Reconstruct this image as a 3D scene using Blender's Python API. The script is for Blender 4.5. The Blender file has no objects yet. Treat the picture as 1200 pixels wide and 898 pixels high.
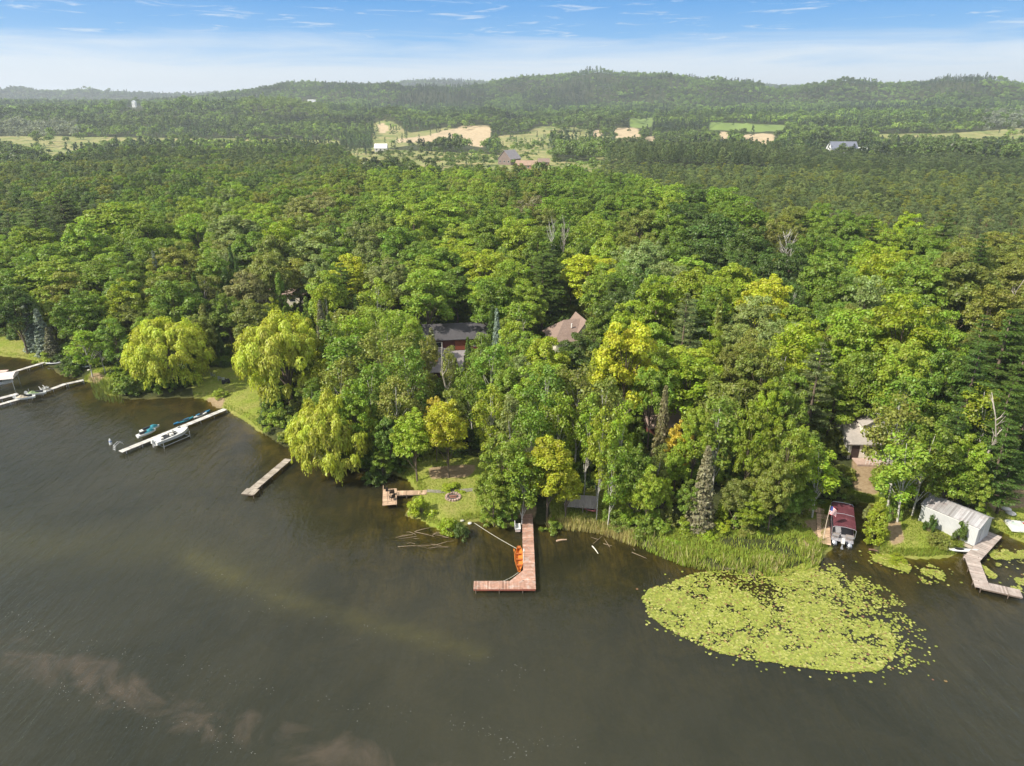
import bpy, math, random
import numpy as np
from mathutils import Vector, Matrix
random.seed(7); RNG = np.random.default_rng(7)
R = math.radians
scene = bpy.context.scene
class _C:
    class objects:
        @staticmethod
        def link(o): bpy.context.scene.collection.objects.link(o)
COL = _C
CAMZ, PITCH, F = 50.0, R(22.0), 800.0
CT, ST = math.cos(PITCH), math.sin(PITCH)

# ------------------------------------------------------------------ camera maths
def at(px, py, z=0.0):
    d = (px-600)/F; v = (py-449)/F
    dx, dy, dz = d, CT - v*ST, -ST - v*CT
    t = (z-CAMZ)/dz
    return Vector((dx*t, dy*t, z))
def proj(x, y, z):
    x = np.asarray(x, float); y = np.asarray(y, float); z = np.asarray(z, float)
    dep = y*CT - (z-CAMZ)*ST; up = y*ST + (z-CAMZ)*CT
    dep = np.where(dep < 1, 1, dep)
    return 600 + F*x/dep, 449 - F*up/dep
def inpoly(px, py, poly):
    px = np.asarray(px, float); py = np.asarray(py, float)
    ins = np.zeros(px.shape, bool); n = len(poly); j = n-1
    for i in range(n):
        xi, yi = poly[i]; xj, yj = poly[j]
        if yi != yj:
            c = ((yi > py) != (yj > py)) & (px < (xj-xi)*(py-yi)/(yj-yi)+xi)
            ins ^= c
        j = i
    return ins

# ------------------------------------------------------------------ noise
def vnoise(x, y, seed=0):
    xi = np.floor(x).astype(np.int64); yi = np.floor(y).astype(np.int64)
    fx = x-xi; fy = y-yi; fx = fx*fx*(3-2*fx); fy = fy*fy*(3-2*fy)
    def h(a, b):
        n = (a*374761393 + b*668265263 + seed*1442695041) & 0x7fffffff
        n = ((n ^ (n >> 13))*1274126177) & 0x7fffffff
        return ((n ^ (n >> 16)) & 0xffff)/65535.0
    return (h(xi, yi)*(1-fx)+h(xi+1, yi)*fx)*(1-fy) + (h(xi, yi+1)*(1-fx)+h(xi+1, yi+1)*fx)*fy
def fbm(x, y, seed=0, o=4):
    s = 0; a = .5
    for k in range(o):
        s = s + a*vnoise(x*2**k, y*2**k, seed+k); a *= .5
    return s

# ------------------------------------------------------------------ shore and terrain
SHORE_PX = [(-900,392),(-300,403),(-60,411),(0,417),(30,420),(58,428),(72,438),(98,447),(113,449),(124,462),(150,468),(200,466),(238,466),
 (252,476),(268,482),(290,493),(303,505),(322,517),(345,527),(390,543),(430,552),(462,555),(480,563),(489,574),(480,590),
 (478,603),(497,612),(515,622),(535,624),(548,612),(566,609),(585,617),(605,616),(625,612),(650,616),(700,621),(722,628),(750,638),
 (780,650),(800,657),(830,665),(870,672),(900,668),(935,664),(960,654),(974,642),(974,604),(977,591),(1000,588),(1027,592),
 (1031,610),(1020,628),(1028,648),(1045,653),(1085,655),(1118,652),(1131,644),(1138,634),(1152,628),(1172,623),(1186,630),(1210,640),(1300,662),(1700,720)]
SH = np.array([at(a, b)[:2] for a, b in SHORE_PX])
def shore_sd(x, y):
    x = np.asarray(x, float); y = np.asarray(y, float)
    best = np.full(x.shape, 1e9)
    for i in range(len(SH)-1):
        a = SH[i]; b = SH[i+1]; e = b-a
        t = np.clip(((x-a[0])*e[0]+(y-a[1])*e[1])/(e@e), 0, 1)
        dd = (x-a[0]-t*e[0])**2+(y-a[1]-t*e[1])**2
        best = np.minimum(best, dd)
    poly = [tuple(p) for p in SH] + [(9e3, SH[-1][1]), (9e3, 2e4), (-9e3, 2e4), (-9e3, SH[0][1])]
    s = np.where(inpoly(x, y, poly), 1.0, -1.0)
    return s*np.sqrt(best)
SKY_MAIN = [(-900,118),(0,122),(150,120),(230,114),(300,106),(340,100),(400,98),(440,99),(480,104),(540,104),(570,99),(600,94),(640,91),(700,88),(760,91),(820,96),(870,102),(900,107),(925,103),(960,100),(1020,102),(1050,102),(1100,99),(1150,102),(1200,104),(2000,110)]
SKY_FAR = [(-900,108),(0,109),(30,108),(60,111),(100,110),(150,112),(200,113),(240,111),(300,110),(400,106),(450,99),(480,96),(530,94),(560,96),(600,100),(700,98),(760,95),(800,95),(850,98),(880,101),(910,104),(1000,108),(1200,110),(2000,110)]
SKY_L = [(-900,128),(0,126),(50,124),(100,124),(150,120),(210,119),(260,118),(300,115),(335,113),(370,119),(420,124),(445,136),(470,150),(500,175),(2000,200)]
def ridge_h(ppx, tab, D, tree):
    ys = np.interp(ppx, [t[0] for t in tab], [t[1] for t in tab])
    a = np.arctan((449-ys)/F) - PITCH
    return CAMZ + D*np.tan(a) - tree
def sstep(t):
    t = np.clip(t, 0, 1); return t*t*(3-2*t)
def terrain(x, y, sd=None):
    x = np.asarray(x, float); y = np.asarray(y, float)
    if sd is None: sd = shore_sd(x, y)
    sdn = sd + (fbm(x*.35, y*.35, 3, 3)-.45)*1.2
    r = np.hypot(x, y)
    land = .06 + .5*(1-np.exp(-np.maximum(sdn, 0)/1.2)) + np.clip(sdn*.025, 0, 4.2) + (fbm(x*.03, y*.03, 5, 3)-.45)*1.2*np.clip(sdn/40, 0, 1)
    bed = -.05 - 3.6*(1-np.exp(sdn*.024)) + .12*(fbm(x*.3, y*.3, 9, 3)-.5)
    z = np.where(sdn > 0, land, bed)
    yy = np.maximum(y, 50.)
    ppx = 600 + 863*x/yy
    lob = (fbm(x/230, y/230, 21, 4)-.47)
    base = z + 26*sstep((r-850)/650) + 22*sstep((r-1500)/700)
    z2 = base
    for tab, D, Wd, tr in ((SKY_L, 1500, 330, 13), (SKY_MAIN, 2550, 1050, 13), (SKY_FAR, 4300, 1100, 13)):
        H = ridge_h(ppx, tab, D, tr)
        up = sstep((r-(D-Wd))/Wd); dn = 1-.65*sstep((r-D)/(Wd*.9))
        zz = H*up*dn
        # spurs and gullies running down the slope, fading out at the crest
        mod = 1 + 2.0*lob*np.sin(np.pi*np.clip(up, 0, 1))
        z2 = np.maximum(z2, zz*mod)
    ax_ = (ppx-600)/863*1230
    for dpx, dr, wx, wr, hh_ in ((572, 1270, 30, 95, 15), (540, 1240, 28, 60, 6), (458, 1290, 32, 90, 15), (490, 1225, 26, 60, 7), (738, 1250, 22, 40, 12), (885, 1200, 30, 35, 9), (845, 1200, 16, 35, 8), (700, 1230, 14, 35, 6)):
        z2 = z2 + hh_*np.exp(-((ax_-(dpx-600)/863*1230)/wx)**2-((r-dr)/wr)**2)
    z2 = z2 - 400*sstep((r-5200)/1800)
    return np.where(r > 700, z2, z)
def gz(x, y): return float(terrain(np.array([x]), np.array([y]))[0])
def atg(px, py, up=0.0):
    z = 1.0 + up
    for _ in range(8):
        p = at(px, py, z); z = gz(p.x, p.y) + up
    return at(px, py, z)

# ------------------------------------------------------------------ tagging
def tag(o, label=None, cat=None, group=None, kind=None):
    if label: o['label'] = label
    if cat: o['category'] = cat
    if group: o['group'] = group
    if kind: o['kind'] = kind
    return o
def empty(name, loc, rz=0, label=None, cat=None, group=None):
    o = bpy.data.objects.new(name, None); COL.objects.link(o)
    o.location = loc; o.rotation_euler = (0, 0, rz); o.empty_display_size = .3
    return tag(o, label, cat, group)
def link(name, me, parent=None):
    o = bpy.data.objects.new(name, me); COL.objects.link(o)
    if parent: o.parent = parent
    return o
KIDS = {}
def copy_tree(o, parent=None):
    c = o.copy(); COL.objects.link(c); c.parent = parent
    for ch in [k for k in bpy.data.objects if k.parent == o and k is not c]: copy_tree(ch, c)
    return c

# ------------------------------------------------------------------ materials
def newmat(name):
    m = bpy.data.materials.new(name); m.use_nodes = True
    nt = m.node_tree; nt.nodes.clear()
    out = nt.nodes.new('ShaderNodeOutputMaterial')
    return m, nt, out
def N(nt, t, **kw):
    n = nt.nodes.new(t)
    for k, v in kw.items():
        if k in n.inputs: n.inputs[k].default_value = v
        else: setattr(n, k, v)
    return n
def mixc(nt, fac, a, b, mode='MIX'):
    n = nt.nodes.new('ShaderNodeMix'); n.data_type = 'RGBA'; n.blend_type = mode
    for s, v in ((n.inputs[0], fac), (n.inputs[6], a), (n.inputs[7], b)):
        if isinstance(v, (int, float)): s.default_value = v
        elif isinstance(v, tuple): s.default_value = (*v, 1) if len(v) == 3 else v
        else: nt.links.new(v, s)
    return n.outputs[2]
def math_(nt, op, a, b=None, c=None, clamp=False):
    n = nt.nodes.new('ShaderNodeMath'); n.operation = op; n.use_clamp = clamp
    for i, v in enumerate((a, b, c)):
        if v is None: continue
        if isinstance(v, (int, float)): n.inputs[i].default_value = v
        else: nt.links.new(v, n.inputs[i])
    return n.outputs[0]
def ramp(nt, fac, stops, interp='LINEAR'):
    n = nt.nodes.new('ShaderNodeValToRGB'); n.color_ramp.interpolation = interp
    e = n.color_ramp.elements
    while len(e) < len(stops): e.new(.5)
    for i, (p, c) in enumerate(stops):
        e[i].position = p; e[i].color = (*c, 1) if len(c) == 3 else c
    nt.links.new(fac, n.inputs[0]); return n.outputs[0]
def noise(nt, vec, scale, detail=4, rough=.55, dist=0):
    n = N(nt, 'ShaderNodeTexNoise'); n.inputs['Scale'].default_value = scale
    n.inputs['Detail'].default_value = detail; n.inputs['Roughness'].default_value = rough
    n.inputs['Distortion'].default_value = dist
    if vec is not None: nt.links.new(vec, n.inputs['Vector'])
    return n.outputs['Fac']
MATS = {}
BOARDS = {'reddish_dock_wood', 'weathered_dock_wood', 'grey_pink_dock_wood', 'pale_dock_panel', 'tan_deck_wood', 'galvanised_roof'}
def mat(name, c, rough=.6, metal=0., var=.25, scale=3., dirt=None, spec=.4, stretch=None):
    """painted / wood / metal surface: base colour with two scales of wear"""
    if name in MATS: return MATS[name]
    m, nt, out = newmat(name)
    tc = N(nt, 'ShaderNodeTexCoord'); vec = tc.outputs['Object']
    if stretch:
        mp = N(nt, 'ShaderNodeMapping'); mp.inputs['Scale'].default_value = stretch
        nt.links.new(vec, mp.inputs[0]); vec = mp.outputs[0]
    n1 = noise(nt, vec, scale, 5, .65); n2 = noise(nt, vec, scale*.17, 3)
    f = math_(nt, 'ADD', math_(nt, 'MULTIPLY', n1, .6), math_(nt, 'MULTIPLY', n2, .4))
    lo = tuple(max(0, k*(1-var)) for k in c); hi = tuple(min(1, k*(1+var)) for k in c)
    col = ramp(nt, f, [(.3, lo), (.7, hi)])
    if dirt:
        d = ramp(nt, noise(nt, vec, scale*.6, 6, .7), [(.5, (0, 0, 0)), (.68, (1, 1, 1))])
        col = mixc(nt, d, col, dirt)
    if name in BOARDS:
        isl = N(nt, 'ShaderNodeNewGeometry').outputs['Random Per Island']
        col = mixc(nt, 1.0, col, ramp(nt, isl, [(0, (.62, .60, .58)), (.15, (.85, .84, .83)), (.8, (1.05, 1.05, 1.05)), (1, (1.3, 1.3, 1.3))]), 'MULTIPLY')
    b = N(nt, 'ShaderNodeBsdfPrincipled'); nt.links.new(col, b.inputs['Base Color'])
    b.inputs['Roughness'].default_value = rough; b.inputs['Metallic'].default_value = metal
    b.inputs['Specular IOR Level'].default_value = spec
    nt.links.new(b.outputs[0], out.inputs[0])
    MATS[name] = m; return m
def leafmat(name, inst):
    m, nt, out = newmat(name)
    lv = N(nt, 'ShaderNodeAttribute', attribute_name='lv').outputs['Fac']
    if inst:
        a = N(nt, 'ShaderNodeAttribute', attribute_name='tint'); a.attribute_type = 'INSTANCER'; base = a.outputs['Color']
    else:
        base = N(nt, 'ShaderNodeObjectInfo').outputs['Color']
    hs = N(nt, 'ShaderNodeHueSaturation')
    nt.links.new(base, hs.inputs['Color'])
    nt.links.new(math_(nt, 'MULTIPLY_ADD', lv, .055, .4725), hs.inputs['Hue'])
    nt.links.new(math_(nt, 'MULTIPLY_ADD', lv, .85, .62), hs.inputs['Value'])
    c = hs.outputs[0]
    d = N(nt, 'ShaderNodeBsdfDiffuse'); nt.links.new(c, d.inputs[0])
    t = N(nt, 'ShaderNodeBsdfTranslucent'); nt.links.new(mixc(nt, 1.0, c, (1.1, 1.1, .45), 'MULTIPLY'), t.inputs[0])
    mx = N(nt, 'ShaderNodeMixShader'); mx.inputs[0].default_value = .42
    nt.links.new(d.outputs[0], mx.inputs[1]); nt.links.new(t.outputs[0], mx.inputs[2])
    g = N(nt, 'ShaderNodeBsdfGlossy'); g.inputs['Roughness'].default_value = .5
    g.inputs['Color'].default_value = (1, 1, 1, 1)
    m2 = N(nt, 'ShaderNodeMixShader'); m2.inputs[0].default_value = .025
    nt.links.new(mx.outputs[0], m2.inputs[1]); nt.links.new(g.outputs[0], m2.inputs[2])
    nt.links.new(m2.outputs[0], out.inputs[0])
    return m
LEAF = leafmat('foliage', False); LEAFI = leafmat('foliage_scattered', True)
BARK = mat('bark_brown', (.14, .105, .075), .9, var=.4, scale=6, stretch=(1, 1, .2))
BARKW = mat('bark_birch', (.52, .49, .43), .8, var=.2, scale=3, dirt=(.08, .07, .06), stretch=(1, 1, 2.5))
BARKD = mat('bark_dead', (.42, .37, .31), .85, var=.3, scale=4, stretch=(1, 1, .25))
BARKR = mat('bark_pine', (.17, .10, .065), .9, var=.4, scale=5, stretch=(1, 1, .3))

# ------------------------------------------------------------------ mesh building
class MB:
    def __init__(s): s.v = []; s.f = []
    def quadpts(s, pts): n = len(s.v); s.v += [tuple(p) for p in pts]; s.f.append(tuple(range(n, n+len(pts))))
    def box(s, c, d, rz=0, rx=0, ry=0, taper=1.0):
        M = Matrix.Translation(c) @ Matrix.Rotation(rz, 4, 'Z') @ Matrix.Rotation(ry, 4, 'Y') @ Matrix.Rotation(rx, 4, 'X')
        n = len(s.v)
        for z in (-.5, .5):
            k = taper if z > 0 else 1
            for x, y in ((-.5, -.5), (.5, -.5), (.5, .5), (-.5, .5)):
                s.v.append(tuple(M @ Vector((x*d[0]*k, y*d[1]*k, z*d[2]))))
        for f in ((3,2,1,0),(4,5,6,7),(0,1,5,4),(1,2,6,5),(2,3,7,6),(3,0,4,7)): s.f.append(tuple(n+i for i in f))
        return s
    def tube(s, pts, rad, k=7, cap=True):
        pts = [Vector(p) for p in pts]
        if isinstance(rad, (int, float)): rad = [rad]*len(pts)
        base = len(s.v)
        for i, p in enumerate(pts):
            a = pts[max(i-1, 0)]; b = pts[min(i+1, len(pts)-1)]
            t = (b-a).normalized(); u = t.orthogonal().normalized()
            if abs(t.z) < .99: u = t.cross(Vector((0, 0, 1))).normalized()
            w = t.cross(u)
            for j in range(k):
                an = 2*math.pi*j/k; s.v.append(tuple(p + (u*math.cos(an)+w*math.sin(an))*rad[i]))
        for i in range(len(pts)-1):
            for j in range(k):
                a = base+i*k+j; b = base+i*k+(j+1) % k
                s.f.append((a, b, b+k, a+k))
        if cap:
            s.f.append(tuple(base+j for j in range(k))[::-1]); s.f.append(tuple(base+(len(pts)-1)*k+j for j in range(k)))
        return s
    def loft(s, secs, capends=True, closed=True):
        base = len(s.v); k = len(secs[0])
        for sec in secs: s.v += [tuple(p) for p in sec]
        for i in range(len(secs)-1):
            for j in range(k if closed else k-1):
                a = base+i*k+j; b = base+i*k+(j+1) % k
                s.f.append((a, b, b+k, a+k))
        if capends:
            s.f.append(tuple(base+j for j in range(k))[::-1]); s.f.append(tuple(base+(len(secs)-1)*k+j for j in range(k)))
        return s
    def prism(s, poly, z0, z1):
        n = len(s.v); k = len(poly)
        s.v += [(p[0], p[1], z0) for p in poly] + [(p[0], p[1], z1) for p in poly]
        s.f.append(tuple(range(n, n+k))[::-1]); s.f.append(tuple(range(n+k, n+2*k)))
        for j in range(k):
            b = (j+1) % k; s.f.append((n+j, n+b, n+k+b, n+k+j))
        return s
    def mesh(s, name, m, smooth=False):
        me = bpy.data.meshes.new(name); me.from_pydata(s.v, [], s.f); me.materials.append(m)
        if smooth: me.polygons.foreach_set('use_smooth', [True]*len(me.polygons))
        me.update(); return me
    def build(s, name, m, parent=None, smooth=False):
        return link(name, s.mesh(name, m, smooth), parent)

def leafmesh(name, P, Nn, S, mat_, asp=.62, T=None, lv=None, rng=RNG):
    n = len(P)
    Nn = Nn/np.maximum(np.linalg.norm(Nn, axis=1, keepdims=True), 1e-6)
    if T is None: T = rng.normal(size=(n, 3))
    T = T - (T*Nn).sum(1, keepdims=True)*Nn
    T = T/np.maximum(np.linalg.norm(T, axis=1, keepdims=True), 1e-6)
    B = np.cross(Nn, T); S = np.asarray(S)[:, None]
    V = np.empty((n, 4, 3))
    V[:, 0] = P - T*S; V[:, 1] = P + B*S*asp - T*S*.1; V[:, 2] = P + T*S; V[:, 3] = P - B*S*asp - T*S*.1
    V[:, 0] -= Nn*S*.15; V[:, 2] -= Nn*S*.15
    me = bpy.data.meshes.new(name)
    me.vertices.add(4*n); me.vertices.foreach_set('co', V.reshape(-1))
    me.loops.add(4*n); me.loops.foreach_set('vertex_index', np.arange(4*n, dtype=np.int32))
    me.polygons.add(n); me.polygons.foreach_set('loop_start', np.arange(0, 4*n, 4, dtype=np.int32))
    me.update(calc_edges=True)
    if lv is None: lv = rng.random(n)
    at_ = me.attributes.new('lv', 'FLOAT', 'POINT'); at_.data.foreach_set('value', np.repeat(np.clip(lv, 0, 1), 4).astype(np.float32))
    me.materials.append(mat_); return me
def sph(n, rng, zmin=-1.):
    z = rng.uniform(zmin, 1, n); a = rng.uniform(0, 2*np.pi, n); r = np.sqrt(1-z*z)
    return np.stack([r*np.cos(a), r*np.sin(a), z], 1)
def puffs(C, PR, nl, size, rng, flat=.75, outw=None, zmin=-.45, drop=0):
    """leaves laid over the outside of each leaf clump of a crown"""
    P = []; Nn = []; S = []; LV = []
    for c, pr in zip(C, PR):
        k = max(4, int(nl*rng.uniform(.7, 1.3)))
        u = sph(k, rng, zmin); rad = pr*rng.uniform(.55, 1.08, (k, 1))
        P.append(c + u*rad*np.array([1, 1, flat]))
        Nn.append(u*.8 + rng.normal(size=(k, 3))*.42 + np.array([0, 0, .45]))
        S.append(size*rng.uniform(.65, 1.35, k)); LV.append(np.clip(rng.random(k)*.7+rng.uniform(0, .3), 0, 1))
    return np.concatenate(P), np.concatenate(Nn), np.concatenate(S), np.concatenate(LV)
def limbs(H, tips, r0, rng, lean=(0, 0), k=6, ttop=.8, white=False):
    mb = MB(); top = np.array([lean[0], lean[1], H*ttop]); n = 6
    spine = [Vector((top[0]*t**1.3+rng.normal()*.12*(t > 0), top[1]*t**1.3+rng.normal()*.12*(t > 0), top[2]*t)) for t in np.linspace(0, 1, n)]
    mb.tube([spine[0]-Vector((0, 0, .5))]+spine, [r0*1.35]+[r0*(1-.85*t) for t in np.linspace(0, 1, n)], k)
    for tp in tips:
        t = np.clip(tp[2]/H-.18, .2, .95)*rng.uniform(.75, .95); i = min(int(t*(n-1)), n-2); q = spine[i].lerp(spine[i+1], t*(n-1)-i)
        tp = Vector(tp); mid = q.lerp(tp, .5)+Vector((0, 0, .25*(tp-q).length*.3))
        rr = r0*(1-.8*t)*.5
        mb.tube([q, mid, tp], [rr, rr*.7, rr*.25], 5, False)
    return mb
def p_maple(seed, H=18, Rr=5.4, npf=96, nl=125, size=.225, low=.16, top=1., white=False, pr=(.8, 1.4), lobes=4):
    rng = np.random.default_rng(seed)
    C = []; PR = []
    L = [(rng.uniform(.1, .38)*Rr, rng.uniform(0, 2*np.pi)) for _ in range(lobes)]
    L = [(a*np.cos(b), a*np.sin(b), H*rng.uniform(.5, .66), rng.uniform(.6, .78)) for a, b in L] + [(0, 0, H*.585, .95)]*2
    for i in range(npf):
        lx, ly, lz, ls = L[i % len(L)]
        u = sph(1, rng, -.6)[0]; q = rng.uniform(.78, 1.0)
        p = np.array([lx+u[0]*Rr*ls*q, ly+u[1]*Rr*ls*q, lz+u[2]*H*.4*ls*q*(1.05 if u[2] > 0 else .95)])
        p[2] = np.clip(p[2], H*low+.8, H*.97); C.append(p); PR.append(rng.uniform(*pr)*(1.1 if u[2] < 0 else .9))
    P, Nn, S, LV = puffs(C, PR, nl, size, rng)
    tips = [C[i] for i in rng.choice(len(C), 14, False)]
    return leafmesh('crown', P, Nn, S, LEAF, lv=LV, rng=rng), limbs(H, tips, .028*H*.55, rng).mesh('trunk', BARKW if white else BARK, True)
def p_aspen(seed, H=16, Rr=3.3, npf=46, nl=80, size=.2, lean=(0, 0)):
    rng = np.random.default_rng(seed); C = []; PR = []
    for i in range(npf):
        t = rng.uniform(.30, 1.0)**.85; rr = Rr*math.sin(math.pi*min(.98, (t-.22)/.86))**.6*rng.uniform(.35, 1.0); a = rng.uniform(0, 6.28)
        C.append(np.array([rr*math.cos(a)+lean[0]*t, rr*math.sin(a)+lean[1]*t, H*t*.96])); PR.append(rng.uniform(.6, 1.15))
    P, Nn, S, LV = puffs(C, PR, nl, size, rng, flat=.9, zmin=-.8)
    P[:, 2] -= rng.random(len(P))*.5
    tips = [C[i] for i in rng.choice(len(C), 16, False)]
    return leafmesh('crown', P, Nn, S, LEAF, lv=LV, rng=rng), limbs(H, tips, .14, rng, lean, ttop=.88).mesh('trunk', BARKW, True)
def p_willow(seed, H=14, Rr=7.5):
    rng = np.random.default_rng(seed); P = []; Nn = []; S = []; LV = []; T = []; tips = []
    B = []; sub = [(rng.uniform(.15, .5)*Rr, rng.uniform(0, 6.28), rng.uniform(.42, .56)) for _ in range(4)]
    for i in range(190):
        u = sph(1, rng, -.75)[0]; q = rng.uniform(.72, 1.0)
        if i % 3 == 0: a, b, zc = sub[i % 4]; c = np.array([a*np.cos(b)+u[0]*Rr*.62*q, a*np.sin(b)+u[1]*Rr*.62*q, H*zc+abs(u[2])*H*.40*q])
        else: c = np.array([u[0]*Rr*.9*q, u[1]*Rr*.9*q, H*.46+u[2]*H*(.48 if u[2] > 0 else .44)*q])
        c[2] = max(c[2], 1.0); B.append(c); tips.append(c)
    for c in B:
        out = c*np.array([1, 1, 0]); out = out/(np.linalg.norm(out)+1e-3); rb = rng.uniform(.6, 1.1); k = 120
        u = sph(k, rng, -.6); tone = rng.uniform(0, .4)
        P.append(c+u*rb*np.array([1, 1, 1.15])*rng.uniform(.55, 1.05, (k, 1))); Nn.append(u+out*.3+np.array([0, 0, .5])+rng.normal(size=(k, 3))*.4)
        T.append(np.stack([u[:, 0]*.6, u[:, 1]*.6, -np.ones(k)*1.1], 1)+rng.normal(size=(k, 3))*.2); S.append(rng.uniform(.16, .30, k)); LV.append(rng.random(k)*.6+tone)
        low = c[2]
        for s in range(9):
            a = rng.uniform(0, 6.28); o = c+np.array([math.cos(a)*rb, math.sin(a)*rb, 0])*rng.uniform(.3, 1.0)
            ln = min(rng.uniform(.4, 1.7), max(.3, low-.25)); k = int(ln*8)+2; t = np.sort(rng.random(k))
            P.append(np.stack([o[0]+out[0]*.2*t+rng.normal(0, .07, k), o[1]+out[1]*.2*t+rng.normal(0, .07, k), o[2]-ln*t], 1)); Nn.append(np.tile(out+np.array([math.cos(a), math.sin(a), .35])*.7, (k, 1))+rng.normal(size=(k, 3))*.45)
            T.append(np.tile([0, 0, -1.], (k, 1))+rng.normal(size=(k, 3))*.2); S.append(rng.uniform(.16, .28, k)); LV.append(tone+rng.random(k)*.5)
    return leafmesh('crown', np.concatenate(P), np.concatenate(Nn), np.concatenate(S), LEAF, .36, np.concatenate(T), np.concatenate(LV), rng), \
        limbs(H, tips[::12], .42, rng, ttop=.6).mesh('trunk', BARK, True)
def p_spruce(seed, H=12, Rr=2.3, size=.25, lv=34):
    rng = np.random.default_rng(seed); P = []; Nn = []; S = []; T = []; tips = []
    for i in range(lv):
        t = i/lv; z = H*(.05+.93*t); rr = Rr*(1-t)**.8*rng.uniform(.85, 1.1)+.1; nb = int(10+12*(1-t))
        for b in range(nb):
            a = rng.uniform(0, 6.28); k = int(5+20*rr/Rr); s = np.linspace(.15, 1, k)*rr*rng.uniform(.8, 1.12)
            d = np.array([math.cos(a), math.sin(a), 0]); side = np.array([-d[1], d[0], 0])
            q = d*s[:, None]+np.array([0, 0, 1])*(z-.25*s[:, None]+.1*s[:, None]**2/rr)+side*rng.normal(0, .16, (k, 1))*s[:, None]/rr*1.2+rng.normal(0, .05, (k, 3))
            P.append(q); Nn.append(np.tile([0, 0, .6], (k, 1))+d*.9+rng.normal(size=(k, 3))*.6); T.append(np.tile(d, (k, 1))+rng.normal(size=(k, 3))*.6); S.append(size*rng.uniform(.7, 1.3, k))
    C = []; PR = []
    for i in range(150):
        t = rng.random()**1.25; a = rng.uniform(0, 6.28); q = Rr*(1-t)**.85*rng.uniform(.6, .98); C.append(np.array([q*math.cos(a), q*math.sin(a), H*(.05+.93*t)])); PR.append(rng.uniform(.24, .42)*(1.15-.5*t))
    P2, N2, S2, _ = puffs(C, PR, 42, .15, rng, flat=.8, zmin=-.4); P.append(P2); Nn.append(N2); S.append(S2); T.append(rng.normal(size=P2.shape))
    return leafmesh('crown', np.concatenate(P), np.concatenate(Nn), np.concatenate(S), LEAF, .55, np.concatenate(T), rng=rng), \
        MB().tube([(0, 0, -.4), (0, 0, H*.5), (0, 0, H*.97)], [.2, .13, .03], 6).mesh('trunk', BARK, True)
def p_whitepine(seed, H=21, Rr=5.2):
    rng = np.random.default_rng(seed); P = []; Nn = []; S = []; T = []; mb = MB()
    mb.tube([(0, 0, -.4), (.1, 0, H*.5), (0, .1, H*.97)], [.42, .28, .05], 7)
    for i in range(15):
        t = i/14; z = H*(.22+.75*t); R1 = Rr*(1-t)**.62*rng.uniform(.7, 1.15)+.5
        for b in range(int(rng.uniform(5, 8))):
            a = rng.uniform(0, 6.28); d = np.array([math.cos(a), math.sin(a), 0]); L = R1*rng.uniform(.65, 1.1); up = rng.uniform(.0, .3)
            mb.tube([(0, 0, z-.2), tuple(d*L*.55+np.array([0, 0, z+up*L*.3])), tuple(d*L+np.array([0, 0, z+up*L*.8]))], [.09, .06, .02], 4, False)
            for q in np.linspace(.3, 1, int(3+L*1.1)):
                k = 26; c = d*L*q+np.array([0, 0, z+up*L*q*q*.8+.1]); w = .45+.35*L/Rr
                u = sph(k, rng, -.3)
                side = np.array([-d[1], d[0], 0])
                P.append(c+u*np.array([w*1.15, w*1.15, .24])); Nn.append(u*.35+np.array([0, 0, 1.])+rng.normal(size=(k, 3))*.35)
                T.append(np.tile(d, (k, 1))+u*.9); S.append(rng.uniform(.16, .32, k))
    return leafmesh('crown', np.concatenate(P), np.concatenate(Nn), np.concatenate(S), LEAF, .38, np.concatenate(T), rng=rng), mb.mesh('trunk', BARK, True)
def p_redpine(seed, H=17, Rr=2.7):
    rng = np.random.default_rng(seed); C = []; PR = []
    for i in range(44):
        t = rng.random(); z = H*(.42+.56*t); rr = Rr*(math.cos(t*1.35)**.7)*rng.uniform(.5, 1.05); a = rng.uniform(0, 6.28)
        C.append(np.array([rr*math.cos(a), rr*math.sin(a), z])); PR.append(rng.uniform(.45, .85))
    P, Nn, S, LV = puffs(C, PR, 62, .2, rng, flat=.75, zmin=-.3)
    return leafmesh('crown', P, Nn, S, LEAF, .4, lv=LV, rng=rng), limbs(H, [C[i] for i in rng.choice(44, 12, False)], .17, rng, ttop=.93).mesh('trunk', BARKR, True)
def p_cedar(seed, H=8, Rr=1.7):
    rng = np.random.default_rng(seed); C = []; PR = []
    for i in range(105):
        t = rng.random()**1.1; z = H*(.04+.92*t); rr = Rr*(1-t)**.65*rng.uniform(.55, 1.0); a = rng.uniform(0, 6.28)
        C.append(np.array([rr*math.cos(a), rr*math.sin(a), z])); PR.append(rng.uniform(.3, .58)*(1.15-.5*t))
    P, Nn, S, LV = puffs(C, PR, 62, .16, rng, flat=1.25, zmin=-.5)
    return leafmesh('crown', P, Nn, S, LEAF, .5, lv=LV, rng=rng), MB().tube([(0, 0, -.3), (0, 0, H*.9)], [.15, .03], 6).mesh('trunk', BARK, True)
def p_shrub(seed, H=2.6, Rr=1.9):
    rng = np.random.default_rng(seed); C = []; PR = []
    for i in range(26):
        u = sph(1, rng, 0)[0]; q = rng.uniform(.45, 1)
        C.append(np.array([u[0]*Rr*q, u[1]*Rr*q, .25+u[2]*H*.8*q])); PR.append(rng.uniform(.35, .62))
    P, Nn, S, LV = puffs(C, PR, 85, .14, rng, flat=.85, zmin=-.4)
    P[:, 2] = np.maximum(P[:, 2], .05)
    mb = MB()
    for i in range(0, 24, 3): mb.tube([(0, 0, -.2), tuple(C[i]*.5+np.array([0, 0, .1])), tuple(C[i])], [.05, .035, .015], 4, False)
    return leafmesh('foliage', P, Nn, S, LEAF, lv=LV, rng=rng), mb.mesh('stem', BARK, True)
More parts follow.
